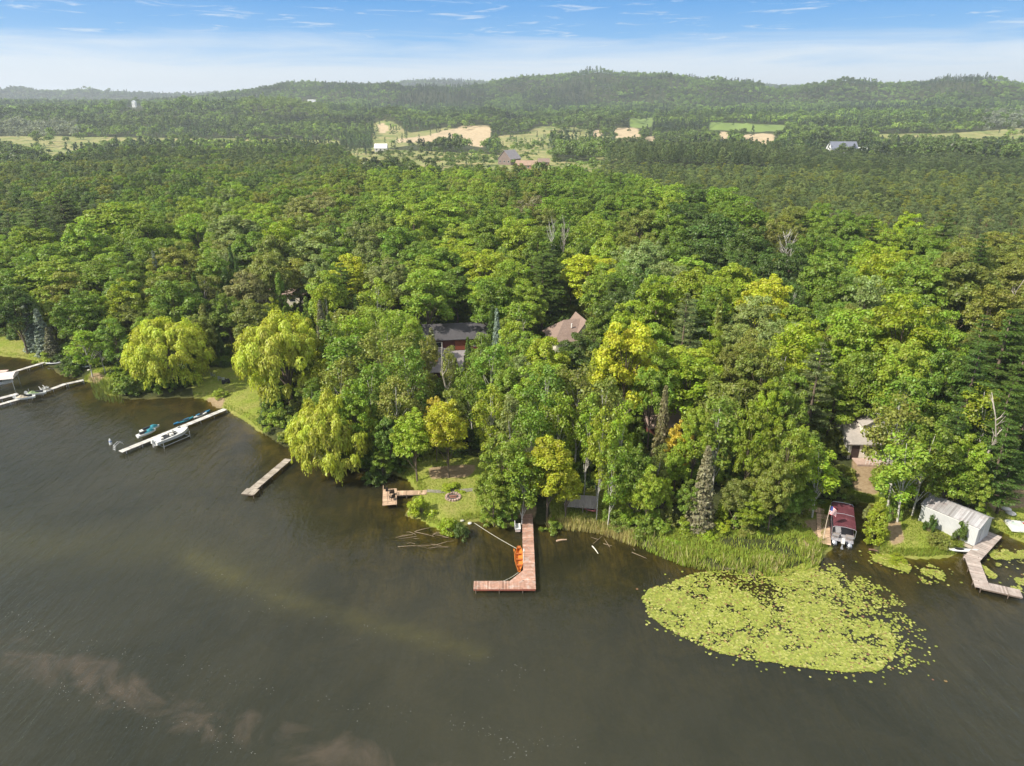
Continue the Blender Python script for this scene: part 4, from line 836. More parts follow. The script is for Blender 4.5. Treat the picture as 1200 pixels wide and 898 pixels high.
# trunks under the scattered plantation
# far country and hills
far_m = [p_far(101, 'broad', 13, 5.2, 240, .8), p_far(102, 'broad', 13, 4.8, 240, .75), p_far(103, 'broad', 12, 5.4, 220, .85), p_far(104, 'pine', 14, 3.4, 200, .6), p_far(105, 'pine', 14, 3.0, 200, .55)]
OPEN = FIELD+SAND+GREENF
HOUSEPX = [(362, 118), (158, 127), (447, 173), (597, 182), (615, 193), (637, 188), (985, 177)]
def farscatter(name, r0, r1, n, sp, label, cat, tone, sparse=None):
    r_ = np.sqrt(rng.uniform(r0**2, r1**2, n)); a = rng.uniform(-R(40), R(40), n); x = r_*np.sin(a); y = r_*np.cos(a); z_ = terrain(x, y, np.full(n, 200.))
    px_, py_ = proj(x, y, z_); side = 600+863*x/y
    keep = np.ones(n, bool); op = pm(px_, py_, OPEN)
    mx, my = px_, proj(x, y, z_+8)[1]
    cl2 = fbm(x/38, y/38, 66, 3); mid = op & (side > 395) & (side < 760) & ~inpoly(px_, py_, FIELD[0]); keep &= ~(op & ~mid & (rng.random(n) > .03)) & ~(mid & (cl2 < np.where(py_ > 173, .47, .56)) & (rng.random(n) > .02)) & ~pm(mx, my, SAND+GREENF)
   
    for hx, hy in HOUSEPX: keep &= ~((np.abs(px_-hx) < 11) & (py_ > hy-2) & (py_ < hy+9))
    lo_ = np.interp(side, [-100, 0, 70, 80, 395, 420, 700, 730, 1300], [565, 565, 565, 655, 655, 402, 402, 705, 705]); keep &= r_ > lo_
    sp_ = sp*(1 if sparse is None else sparse)
    # thin out by cell
    key = np.floor(x/sp_).astype(np.int64)*100003+np.floor(y/sp_).astype(np.int64); idx = np.nonzero(keep)[0]; _, first = np.unique(key[idx], return_index=True); idx = idx[first]
    x, y, z_, r_, side, px_, py_ = x[idx], y[idx], z_[idx], r_[idx], side[idx], px_[idx], py_[idx]; k = len(x)
    pinef = fbm(x/160, y/160, 77, 3); con = rng.random(k) < np.clip((pinef-.42)*6, .08, .9); pi = np.where(con, 3+rng.integers(0, 2, k), rng.integers(0, 3, k))
    sc = rng.uniform(.55, 1.3, k)*(.8+.8*(fbm(x/60, y/60, 91, 3)-.3))*tone[3]; fld = inpoly(px_, py_, FIELD[3]) | inpoly(px_, py_, FIELD[7]); sc = np.where(fld, sc*.6, sc)
    tn = fbm(x/90, y/90, 31, 3); br = (.6+1.6*(tn-.3))*rng.uniform(.65, 1.4, k)
    c1 = np.array(tone[0]); c2 = np.array(tone[1]); base = np.where(con[:, None], c2, c1)
    ti = base*br[:, None]; lt = (rng.random(k) < .10) & ~con; ti[lt] *= np.array([1.5, 1.45, 1.2])
    pale = ((px_ < 90) & (py_ > 148) & (py_ < 166)) | ((px_ > 1150) & (py_ < 158) & (py_ > 135) & (rng.random(k) < .5)); ti[pale] = np.array([.24, .27, .19])*rng.uniform(.8, 1.2, (pale.sum(), 1))
    yel = (px_ > 285) & (px_ < 385) & (py_ < 140) & (r_ < 1600); ti[yel] = np.array([.19, .26, .04])*rng.uniform(.8, 1.2, (yel.sum(), 1))
    print(name, k)
    scatter(name, far_m, np.stack([x, y, z_-.4], 1), np.stack([sc, sc, sc*rng.uniform(.85, 1.2, k)], 1), rng.uniform(0, 6.28, k), ti, pi, label, cat)
TONE = ((.165, .235, .045), (.095, .145, .055), 0, 1.0)
farscatter('valley_trees', 400, 1350, 40000, 8.5, 'scattered clumps of trees around the distant fields and sand', 'woods', TONE)
farscatter('hill_forest', 1350, 3100, 160000, 10.5, 'continuous green forest covering the near hills', 'forest', ((.155, .235, .045), (.090, .140, .055), 0, 1.15))
farscatter('far_ridge_forest', 3100, 4700, 60000, 15, 'hazy forest on the farthest ridges', 'forest', ((.15, .22, .05), (.09, .14, .055), 0, 1.7))
# undergrowth on the woods floor
n = 9000; r_ = np.sqrt(rng.uniform(80**2, 235**2, n)); a = rng.uniform(-R(42), R(42), n); x = r_*np.sin(a); y = r_*np.cos(a); sd = shore_sd(x, y); z_ = terrain(x, y, sd); px_, py_ = proj(x, y, z_); _, py2 = proj(x, y, z_+2.2)
ok = (sd > .8) & ~pm(px_, py_, LAWN+BARE) & ~pm(px_, py2, VIS)
x, y, z_ = x[ok], y[ok], z_[ok]; k = len(x); s = rng.uniform(.4, 1.25, k); ti = np.array([PAL[c_][0] for c_ in np.array(['G', 'DG', 'OL', 'LG'])[rng.choice(4, k, p=[.35, .3, .25, .1])]])*rng.uniform(.8, 1.2, (k, 1))
scatter('undergrowth', [p[0] for p in PROTO['B']], np.stack([x, y, z_-.1], 1), np.stack([s, s, s*rng.uniform(.7, 1.3, k)], 1), rng.uniform(0, 6.28, k), ti, rng.integers(0, 3, k), 'low green saplings and brush covering the woods floor', 'undergrowth')

# ------------------------------------------------------------------ built things
WOODG = mat('weathered_dock_wood', (.36, .31, .25), .85, var=.3, scale=2.5, dirt=(.22, .18, .14), stretch=(1, 1, 1))
WOODR = mat('reddish_dock_wood', (.40, .225, .16), .8, var=.4, scale=2.6, dirt=(.50, .39, .33))
WOODT = mat('tan_deck_wood', (.52, .36, .24), .8, var=.25, scale=2.4)
ALU = mat('pale_dock_panel', (.52, .50, .46), .6, var=.15, scale=2, dirt=(.45, .42, .36))
POST = mat('dock_post', (.16, .12, .09), .85, var=.3)
GALV = mat('galvanised_tube', (.55, .56, .57), .4, .7, var=.15)
WHITE = mat('white_gelcoat', (.66, .66, .63), .3, var=.06, scale=1.5, dirt=(.62, .60, .55))
TEAL = mat('teal_gelcoat', (.03, .22, .27), .3, var=.2); BLUE = mat('blue_plastic', (.02, .16, .30), .4, var=.2); DARK = mat('black_plastic', (.02, .02, .022), .5, var=.2)
MAROON = mat('burgundy_canvas', (.095, .022, .03), .8, var=.25, scale=1.2, dirt=(.19, .06, .07)); GREYT = mat('pontoon_metal', (.45, .46, .48), .35, .6, var=.1)
CEDARW = mat('varnished_orange_wood', (.62, .20, .04), .35, var=.25, scale=4, stretch=(4, .5, 1)); ROPE = mat('rope', (.65, .62, .5), .9)
STONE = mat('field_stone', (.36, .33, .30), .9, var=.35, scale=2); SHING = mat('grey_shingle', (.16, .145, .14), .95, var=.35, scale=3.5, dirt=(.22, .20, .19)); SHINB = mat('brown_shingle', (.22, .155, .125), .95, var=.22, scale=5, dirt=(.27, .20, .16))
CREAM = mat('cream_siding', (.66, .60, .50), .7, var=.1); REDW = mat('red_stained_siding', (.13, .04, .03), .8, var=.3, scale=2); GLASS = mat('window_glass', (.02, .025, .03), .08, var=.1, spec=.6)
TRIM = mat('white_trim', (.74, .72, .68), .6, var=.08); BARNM = mat('barn_boards', (.20, .15, .13), .9); GALR = mat('galvanised_roof', (.40, .385, .385), .45, .2, var=.16, scale=1.3, dirt=(.30, .25, .24), stretch=(1, 1, 1)); GALS = mat('grey_metal_siding', (.56, .56, .55), .55, .1, var=.1, scale=1.0)
REDF = mat('red_paint', (.45, .05, .04), .5); ORGR = mat('rusty_orange_roof', (.30, .20, .14), .8)

def dock(name, label, segs, z=.55, m=WOODG, plank=.15, gap=.018, posts=True, group='docks along the shore', lift=0., extra=None):
    """segs: list of (p0, p1, width, over) in world metres; planks laid across the run"""
    o = Vector((segs[0][0].x, segs[0][0].y, 0)); e = empty(name, o, 0, label, 'dock', group)
    dk = MB(); fr = MB(); pl = []
    for k, (a, b, wd) in enumerate(segs):
        a = Vector((a.x, a.y, 0))-o; b = Vector((b.x, b.y, 0))-o; d = b-a; L = d.length; d.normalize(); ang = math.atan2(d.y, d.x); s = Vector((-d.y, d.x, 0))
        n = max(1, int(L/(plank+gap))); st = L/n; zz = z+k*.004
        for i in range(n):
            c = a+d*(st*(i+.5)); dk.box((c.x, c.y, zz+random.uniform(-.004, .004)), (st-gap, wd+random.uniform(-.02, .02), .035), ang+random.uniform(-.004, .004))
        for sg in (-1, 1):
            c = a+d*L/2+s*sg*(wd/2-.06); fr.box((c.x, c.y, zz-.105-k*.003), (L-.04, .05, .16), ang)
        for i in range(int(L/2.6)+1):
            for sg in (-1, 1):
                q = a+d*min(L-.1, .1+i*2.6)+s*sg*(wd/2-.02); pl.append(q)
    dk.build('decking', m, e); fr.build('frame', POST, e)
    if posts:
        for q in pl: MB().tube([(q.x, q.y, -1.2), (q.x, q.y, z+.06)], .05, 6).build('post', POST if m is not ALU else GALV, e)
    return e
A = lambda px, py, z=.55: at(px, py, z)
# L-shaped reddish dock
e = dock('dock', 'large reddish L-shaped dock with a diagonal corner brace, middle of the shore', [(A(619.5, 606), A(617.5, 603), 1.3), (A(618, 605), A(620.7, 690.5), 1.38), (A(613.5, 685.8), A(555, 686), 1.42)], m=WOODR, group='wooden docks along the shore')
o_ = Vector(e.location); tri = MB(); p = [A(613.6, 668)-o_, A(597, 681.5)-o_, A(613.6, 681.5)-o_]
tri.prism([(q.x, q.y) for q in p], .52, .566); tri.build('corner_brace', WOODR, e)
f = MB(); c0 = A(555, 690.8)-o_; c1 = A(627.5, 691)-o_; f.box(((c0.x+c1.x)/2, c0.y, .45), ((c1-c0).length, .04, .19)); f.build('fascia', mat('red_fascia', (.26, .08, .05), .8, var=.2), e)
# chair dock
e = dock('dock', 'small tan dock with a square end platform and black chairs, left of the fire pit', [(A(500, 577), A(464, 578), 1.15), (A(457, 573.2), A(456.6, 592), 1.9)], m=WOODT, group='wooden docks along the shore')
o_ = Vector(e.location)
rl = MB()
for (a, b) in ((A(449.5, 573.5), A(449, 592)), (A(449, 592), A(464, 592))):
    a = a-o_; b = b-o_; rl.tube([(a.x, a.y, .6), (a.x, a.y, 1.15), (b.x, b.y, 1.15), (b.x, b.y, .6)], .035, 5)
rl.build('railing', WOODT, e)
dock('dock', 'narrow grey plank dock with a small end platform beside the low weeping willow', [(A(338, 538), A(293, 576), 1.15), (A(301, 577), A(286, 575.5), 1.5)], group='wooden docks along the shore')
dock('dock', 'long pale dock lined with boats, in front of the tallest willow', [(A(264, 479.5), A(141, 529.5), 1.05)], m=ALU, group='pale docks at the left')
dock('dock', 'pale dock curving out from the left bank with two small watercraft', [(A(98, 445.5), A(75, 450.5), .95), (A(76, 450.2), A(48, 460.5), .95), (A(49, 460.2), A(-14, 478), .95)], m=ALU, group='pale docks at the left')
dock('dock', 'farthest left pale dock, thin and straight', [(A(63, 421.5), A(2, 440), .9)], m=ALU, group='pale docks at the left')
dock('dock', 'wide tan board dock along the left side of the burgundy canopy boat', [(A(964, 603), A(966, 638), 1.5), (A(966, 600), A(948, 596), 1.3)], m=WOODT, z=.6, group='wooden docks along the shore')
dock('dock', 'grey zigzag dock bending round the end of the metal boathouse', [(A(1166, 626), A(1137, 657), 1.55), (A(1138, 651.5), A(1152, 690), 1.5), (A(1147, 685), A(1197, 696), 1.45)], m=mat('grey_pink_dock_wood', (.38, .32, .28), .85, var=.35, scale=2.5, dirt=(.36, .28, .24)), group='wooden docks along the shore')

def hull(mb, L, W, H, z0=0, bow=.38, k=10, stern=.85, sheer=.18):
    secs = []
    for i in range(k+1):
        t = i/k; x = -L/2+L*t
        wv_ = W/2*(stern+(1-stern)*min(1, t*2.2))*(1 if t < 1-bow else max(.03, 1-((t-(1-bow))/bow)**2.0))
        kz = z0+H*.55*max(0, (t-.6)/.4)**2; tz = z0+H*(1+sheer*t*t)
        secs.append([(x, -wv_, tz), (x, -wv_*.9, z0+H*.42+kz*.1), (x, 0, kz if kz > z0 else z0), (x, wv_*.9, z0+H*.42+kz*.1), (x, wv_, tz), (x, wv_*.82, tz-.04), (x, 0, tz-.05), (x, -wv_*.82, tz-.04)])
    mb.loft(secs)
    return mb
def runabout(name, label, pos, rz, L=6.2, W=2.2, group=None, m=WHITE, lift=True, seatm=None, z=.35):
    e = empty(name, (pos.x, pos.y, z), rz, label, 'boat', group)
    hull(MB(), L, W, .85).build('hull', m, e, False)
    c = MB(); c.box((-.7, 0, .84), (L*.46, W*.62, .12)); c.build('cockpit', DARK if seatm is None else seatm, e)
    s = MB(); s.box((-1.9, 0, .98), (.5, W*.55, .28)); s.box((-.2, .45, 1.0), (.5, .45, .4)); s.box((-.2, -.45, 1.0), (.5, .45, .4)); s.build('seat', mat('cream_vinyl', (.7, .66, .58), .5), e)
    ws = MB(); ws.box((.62, 0, 1.12), (.04, W*.6, .34), 0, 0, -.5); ws.build('windshield', GLASS, e)
    mo = MB(); mo.box((-L/2-.2, 0, .9), (.38, .38, .6), taper=.8); mo.box((-L/2-.2, 0, .3), (.12, .1, .8)); mo.build('outboard_motor', m if m is WHITE else DARK, e)
    return e
def boat_lift(pos, rz, L, W, label, group=None):
    e = empty('boat_lift', (pos.x, pos.y, 0), rz, label, 'boat lift', group); mb = MB()
    for sx in (-1, 1):
        for sy in (-1, 1): mb.tube([(sx*L/2, sy*W/2, -1), (sx*L/2, sy*W/2, 1.15)], .045, 6)
        mb.tube([(sx*L/2, -W/2, .25), (sx*L/2, W/2, .25)], .05, 6)
    for sy in (-1, 1): mb.tube([(-L/2, sy*W/2, .32), (L/2, sy*W/2, .32)], .045, 6)
    mb.build('frame', GALV, e)
    wh = MB(); wh.tube([(L/2, W/2+.06, 1.0), (L/2, W/2+.14, 1.0)], .32, 14); wh.build('winch_wheel', WHITE, e); return e
dirC = (A(264, 479.5)-A(141, 529.5)); angC = math.atan2(dirC.y, dirC.x)
pb = at(201, 511, .9); runabout('motor_boat', 'white open motor boat on a lift on the near side of the long pale dock', pb, angC, 6.0, 2.2)
boat_lift(pb, angC, 4.6, 2.7, 'galvanised boat lift cradle under the white open motor boat')
def jetski(label, pos, rz, m, z=.4, group='personal watercraft moored at the docks'):
    e = empty('jet_ski', (pos.x, pos.y, z), rz, label, 'jet ski', group)
    hull(MB(), 3.1, 1.1, .5, bow=.5).build('hull', WHITE, e)
    d = MB(); secs = [[(x, -w_, .50), (x, -w_*.5, h_), (x, w_*.5, h_), (x, w_, .50)] for x, w_, h_ in ((-.5, .36, .55), (.1, .42, .72), (.6, .45, .88), (1.0, .35, .74), (1.35, .1, .56))]
    d.loft(secs); d.build('hood', m, e)
    s = MB(); s.box((-.5, 0, .68), (1.25, .36, .3), taper=.85); s.build('seat', DARK, e)
    h = MB(); h.tube([(.35, -.38, 1.0), (.42, 0, .95), (.35, .38, 1.0)], .03, 5); h.tube([(.55, 0, .8), (.42, 0, .96)], .04, 5); h.build('handlebar', DARK, e); return e
jetski('teal-hooded white jet ski on the far side of the long pale dock, farther one', at(176, 503.5, .6), angC-.12, TEAL)
jetski('teal-hooded white jet ski beside the long pale dock, nearer one', at(172, 508.5, .6), angC-.05, TEAL)
def kayak(name, label, pos, rz, m, L=3.2, W=.8, z=.05, cat='kayak', group=None):
    e = empty(name, (pos.x, pos.y, z), rz, label, cat, group)
    secs = []
    for i in range(13):
        t = i/12; x = -L/2+L*t; q = max(.04, math.sin(math.pi*t)**.6); secs.append([(x, -W/2*q, .24+.12*abs(2*t-1)**3), (x, -W/3*q, .06), (x, 0, .0), (x, W/3*q, .06), (x, W/2*q, .24+.12*abs(2*t-1)**3), (x, 0, .30+.1*abs(2*t-1)**3)])
    MB().loft(secs).build('hull', m, e, True)
    c = MB(); pts = [(.55*math.cos(a)-.1, .24*math.sin(a)) for a in np.linspace(0, 6.28, 14)[:-1]]; c.prism(pts, .28, .33); c.build('cockpit', DARK, e); return e
kayak('kayak', 'deep blue kayak tied beside the long pale dock, nearer the boats', at(213, 494, .2), angC, BLUE, 3.0, .8, group='kayaks at the long pale dock')
kayak('kayak', 'second blue kayak next to the deep blue one, closer to the dock', at(219, 492.5, .2), angC+.1, TEAL, 2.8, .75, group='kayaks at the long pale dock')
kayak('kayak', 'blue kayak tied at the shore end of the long pale dock', at(238, 484.5, .2), angC, BLUE, 2.9, .75, group='kayaks at the long pale dock')
kayak('paddle_board', 'white board afloat at the shore end of the long pale dock', at(235, 487, .2), angC, WHITE, 2.6, .7, cat='board')
e = empty('mooring_buoy', tuple(at(130, 521, 0)), 0, 'slim white marker buoy left of the long pale dock', 'buoy'); MB().tube([(0, 0, -.3), (0, 0, .2), (0, 0, .9), (0, 0, 1.05)], [.22, .24, .14, .05], 10).build('float', WHITE, e); MB().tube([(0, 0, .45), (0, 0, .62)], .205, 10).build('band', mat('blue_band', (.1, .2, .45), .5), e)
e = empty('swim_ladder', tuple(at(143.5, 524, 0)), angC, 'white curved ladder rail in the water at the end of the long pale dock', 'ladder')
mb = MB()
for sy in (-.25, .25): mb.tube([(-1.4, sy, -.3), (-1.2, sy, .7), (-.4, sy, 1.1), (0, sy, .9), (.1, sy, .5)], .03, 6)
mb.build('rail', WHITE, e); mb = MB(); [mb.box((-1.25+.05*i, 0, .1+.28*i), (.09, .5, .03)) for i in range(3)]; mb.build('step', WHITE, e)
def bench_chair(name, label, pos, z, rz, m, cat='chair', group=None):
    e = empty(name, (pos.x, pos.y, z), rz, label, cat, group)
    mb = MB(); mb.box((0, 0, .38), (.55, .55, .04), 0, .12); mb.build('seat', m, e)
    mb = MB(); [mb.box((x, .33, .72), (.1, .03, .72), 0, -.32) for x in (-.22, -.11, 0, .11, .22)]; mb.build('backrest', m, e)
    for x in (-.29, .29):
        MB().box((x, .0, .56), (.1, .68, .03)).build('armrest', m, e)
        for y in (-.26, .24): MB().box((x, y, .27), (.05, .07, .54)).build('leg', m, e)
    return e
bench_chair('deck_chair', 'black slatted chair on the square end of the chair dock, nearer the lawn', A(459.5, 580), .575, R(200), DARK, group='black chairs on the small tan dock')
bench_chair('deck_chair', 'black slatted chair on the square end of the chair dock, nearer the open water', A(460, 586), .575, R(215), DARK, group='black chairs on the small tan dock')
mb = MB(); mb.box((0, 0, .22), (.35, .35, .44)); p = A(453.5, 575.5); e = empty('planter_box', (p.x, p.y, .575), .2, 'dark planter on the far corner of the chair dock', 'planter'); mb.build('pot', DARK, e); mb = MB(); [mb.tube([(0, 0, .4), (random.uniform(-.2, .2), random.uniform(-.2, .2), .75)], [.03, .005], 4) for _ in range(9)]; mb.build('plant', BARK, e)
bench_chair('beach_chair', 'white chair on the curved left dock, nearer the shore', A(55, 457), .575, R(150), WHITE, group='white chairs on the curved left dock')
bench_chair('beach_chair', 'white chair on the curved left dock, beside the small watercraft', A(50.5, 458.8), .575, R(150), WHITE, group='white chairs on the curved left dock')
jetski('small watercraft on the curved left dock, nearer the frame edge', at(30, 468, .7), R(200), mat('tan_hood', (.5, .42, .3), .4), .7)
jetski('small watercraft on the curved left dock, nearer the white chairs', at(43, 463, .7), R(200), mat('green_hood', (.2, .27, .12), .4), .7)
boat_lift(at(30, 468, 0), R(200), 2.6, 1.5, 'small lift under the left watercraft of the curved dock', 'watercraft lifts'); boat_lift(at(43, 463, 0), R(200), 2.6, 1.5, 'small lift under the right watercraft of the curved dock', 'watercraft lifts')
# covered lift and platform at the left edge
p = at(0, 455, 0); e = empty('covered_boat_lift', tuple(p), R(18), 'pale canopy boat lift cut by the left edge of the photo', 'boat lift')
mb = MB(); mb.loft([[(x, -1.7, 2.2), (x, -1.1, 2.75), (x, 0, 2.95), (x, 1.1, 2.75), (x, 1.7, 2.2)] for x in (-3.4, 3.2)], True, False)
mb.box((3.2, 0, 2.45), (.05, 3.0, .5)); mb.build('canopy', mat('pale_canopy', (.62, .55, .50), .8, var=.12), e)
for sx in (-3, 2.9):
    for sy in (-1.6, 1.6): MB().tube([(sx, sy, -1), (sx, sy, 2.3)], .06, 6).build('post', GALV, e)
runabout('motor_boat', 'covered white boat under the pale canopy lift at the left edge', p, R(18), 5.0, 2.0, z=.6)
dock('dock', 'short white side platform beside the pale canopy lift at the left edge', [(A(21, 461.5), A(-14, 470.5), 1.1)], m=ALU, group='pale docks at the left')
p = at(4, 439, .55); e = empty('cushion_box', (p.x, p.y, .575), .2, 'pinkish storage box at the outer end of the farthest left dock', 'box'); MB().box((0, 0, .35), (1.7, 1.0, .6), taper=.95).build('body', mat('pinkish_plastic', (.62, .40, .33), .6), e); MB().box((0, 0, .69), (1.78, 1.06, .08)).build('lid', mat('pinkish_lid', (.68, .48, .40), .6), e)
# orange rowing boat
p = at(608.3, 657, .1); e = empty('rowing_boat', (p.x, p.y, .02), R(90), 'varnished orange wooden rowing boat tied inside the L-shaped dock', 'boat')
L, W = 4.4, 1.05; secs = []
for i in range(15):
    t = i/14; x = -L/2+L*t; q = max(.05, math.sin(math.pi*(t*.86+.08))**.7); zt = .5+.12*abs(2*t-1)**2
    secs.append([(x, -W/2*q, zt), (x, -W/2.6*q, .16), (x, 0, .03), (x, W/2.6*q, .16), (x, W/2*q, zt), (x, (W/2-.05)*q, zt), (x, W/3.2*q, .22), (x, 0, .16), (x, -W/3.2*q, .22), (x, -(W/2-.05)*q, zt)])
MB().loft(secs).build('hull', CEDARW, e)
for xx in (-1.3, -.2, .9): MB().box((xx, 0, .42), (.24, .8, .03)).build('seat', mat('dark_orange_thwart', (.42, .12, .03), .5), e)
for sy, a in ((-.62, .1), (.62, -.1)): mb = MB(); mb.tube([(-.9, sy*.8, .58), (1.1, sy*.95, .6)], .025, 5); mb.box((1.35, sy*.95, .6), (.5, .13, .02)); mb.build('oar', WHITE if sy < 0 else CEDARW, e)
MB().box((2.0, 0, .56), (.5, .3, .04)).build('bow_deck', mat('dark_orange_thwart', (.42, .12, .03), .5), e)
def rope(label, a, b, sag=.25, m=ROPE, r=.022):
    e = MB(); n = 9; o = Vector(a); pts = [Vector(a).lerp(Vector(b), i/(n-1))-o-Vector((0, 0, sag*math.sin(math.pi*i/(n-1)))) for i in range(n)]
    ob = e.tube(pts, r, 5).build('mooring_rope', m); ob.location = o; tag(ob, label, 'rope', 'mooring ropes of the orange boat'); return ob
rope('long pale mooring rope from the bank to the far end of the orange boat', atg(556, 613, .3), at(605.5, 643, .55), .12)
rope('short pale mooring rope from the near end of the orange boat to the dock', at(607.5, 671, .5), at(590, 681, .6), .1)
p = at(606.7, 617, .6); e = empty('dock_bench', (p.x, p.y, .15), R(2), 'white box bench on the left side of the L-shaped dock near shore', 'bench'); MB().box((0, 0, .45), (.72, 1.25, .1)).build('seat', TRIM, e); MB().box((0, 0, .2), (.62, 1.12, .4)).build('base', mat('pale_pink_board', (.62, .5, .45), .7), e); MB().box((-.36, .0, .72), (.06, 1.2, .45)).build('backrest', TRIM, e)
# gravel path and fire pit
mb = MB(); a = atg(500, 575.5); b = atg(578, 575.5)
pts = [atg(500+78*t, 575.2+1.2*math.sin(t*6)) for t in np.linspace(0, 1, 40)]
rows = []
for q in pts: rows.append([(q.x, q.y-.42, terrain(np.array([q.x]), np.array([q.y-.42]))[0]+.035), (q.x, q.y+.42, terrain(np.array([q.x]), np.array([q.y+.42]))[0]+.035)])
mb.loft(rows, False, False); mb.f = [f[:4] for i, f in enumerate(mb.f) if i % 1 == 0]
ob = mb.build('stepping_path', mat('grey_gravel', (.22, .20, .16), .95, var=.45, scale=5)); tag(ob, kind='structure')
p = atg(531, 583); e = empty('fire_pit', tuple(p), 0, 'round stone fire pit with charred logs on the middle lawn', 'fire pit')
mb = MB()
for i in range(16): a = i*6.283/16; mb.box((math.cos(a)*.95, math.sin(a)*.95, .12), (.34, .26, random.uniform(.2, .3)), a+random.uniform(-.3, .3), taper=.8)
mb.build('stone_ring', mat('reddish_stone', (.40, .28, .23), .9, var=.35), e); MB().prism([(.8*math.cos(a), .8*math.sin(a)) for a in np.linspace(0, 6.28, 14)[:-1]], -.1, .06).build('ash_bed', mat('ash', (.09, .08, .075), .95), e)
mb = MB(); [mb.tube([(-.5+random.uniform(-.1, .1), y, .12), (.5, y+random.uniform(-.2, .2), .2)], .07, 6) for y in (-.25, 0, .25)]; mb.build('log', mat('charred_wood', (.25, .12, .08), .9), e)
# white stones on the bank
for i, (px_, py_, s, lb) in enumerate(((541.5, 610.5, .28, 'small white boulder at the bank where the rope is tied, left one'), (550, 613.5, .34, 'small white boulder at the bank where the rope is tied, right one'), (1179, 597, .6, 'pale flat stone on the right lawn, farther one'), (1184, 602, .62, 'pale flat stone on the right lawn, nearer one'), (104, 434, .3, 'grey stone on the bank at the shore end of the curved dock'))):
    q = atg(px_, py_); bmb = MB(); rs = random.Random(i); secs = []
    for k in range(5): ph = math.pi*(k+.5)/5; secs.append([(s*math.sin(ph)*math.cos(a)*rs.uniform(.85, 1.15), s*math.sin(ph)*math.sin(a)*rs.uniform(.85, 1.15), s*.35*math.cos(ph)+s*.15) for a in np.linspace(0, 6.28, 10)[:-1]])
    ob = bmb.loft(secs).build('boulder', mat('pale_stone', (.62, .58, .52), .9), None, True); ob.location = q; tag(ob, lb, 'stone', 'pale stones on the shore')
# lean-to shelter
p = atg(680, 597); e = empty('lean_to_shelter', tuple(p), R(-8), 'low weathered grey plank lean-to with dark openings on the bank', 'shelter')
mb = MB(); [mb.box((-2.0+.21*i, .1, 1.15), (.19, 2.0, .04), 0, .42) for i in range(20)]; mb.build('roof', mat('silvery_planks', (.30, .26, .23), .9, var=.35, scale=3, stretch=(5, .4, 1)), e)
mb = MB(); mb.box((0, 1.0, .75), (4.1, .08, 1.5)); mb.box((-2.0, .1, .45), (.08, 1.8, .9)); mb.box((.35, .1, .45), (.08, 1.8, .9)); mb.build('wall', mat('silvery_planks', (.30, .26, .23), .9), e)
for x in (-2, .9, 2.1): MB().tube([(x, -.75, 0), (x, -.75, .8)], .06, 6).build('post', POST, e)
kayak('kayak', 'red and white boat stowed at the right end of the plank lean-to', Vector((p.x+1.35, p.y-.6, 0)), R(-20), mat('faded_red', (.4, .12, .11), .5), 1.9, .7, z=p.z+.15)
# driftwood and sunken brush
for i, (a, b, r, lb, m_) in enumerate((((652, 634), (664, 632.5), .12, 'pale driftwood plank lying in the shallows right of the L-shaped dock', WOODT), ((694, 640), (701, 649), .07, 'thin pale stick slanting in the water below the birches', ROPE), ((800, 640), (815, 650), .1, 'dead log caught at the reed edge', BARKD), ((1018, 644), (1029, 646), .12, 'reddish log at the water edge below the dense cedar', REDF))):
    q = at(*a, .08); q2 = at(*b, .02)-q; ob = MB().tube([(0, 0, 0), tuple(q2*.5+Vector((0, .05, .04))), tuple(q2)], [r, r*.85, r*.6], 6).build('driftwood', BARKR if m_ is REDF else m_); ob.location = q; tag(ob, lb, 'driftwood', 'driftwood in the shallows')
rb = random.Random(3); q0 = at(505, 636, 0); mb = MB()
for i in range(26):
    a = at(rb.uniform(466, 535), rb.uniform(622, 642), rb.uniform(-.28, .05))-q0; L = rb.uniform(1, 4); an = rb.uniform(-.5, .5)+(3.14 if rb.random() < .5 else 0)
    mb.tube([tuple(a), tuple(a+Vector((math.cos(an)*L*.5, math.sin(an)*L*.5, rb.uniform(-.05, .3)))), tuple(a+Vector((math.cos(an)*L, math.sin(an)*L+.2, rb.uniform(-.2, .2))))], [.05, .035, .012], 5, False)
ob = mb.build('sunken_branches', mat('wet_branch', (.20, .15, .09), .7, var=.3)); ob.location = q0; tag(ob, 'tangle of sunken brown branches in the water below the lawn bushes', 'branches', kind='stuff')
q0 = at(770, 660, 0); mb = MB()
for i in range(22):
    t = rb.random(); a = at(690+t*200, 634+t*42+rb.uniform(-5, 4), rb.uniform(-.05, .1))-q0; L = rb.uniform(.8, 3); an = rb.uniform(-3, 3)
    mb.tube([tuple(a), tuple(a+Vector((math.cos(an)*L, math.sin(an)*L*.6, rb.uniform(-.1, .3))))], [.05, .02], 4, False)
ob = mb.build('dead_twigs', mat('wet_branch', (.20, .15, .09), .7)); ob.location = q0; tag(ob, 'dead twigs lying in the water along the reed edge', 'branches', kind='stuff')
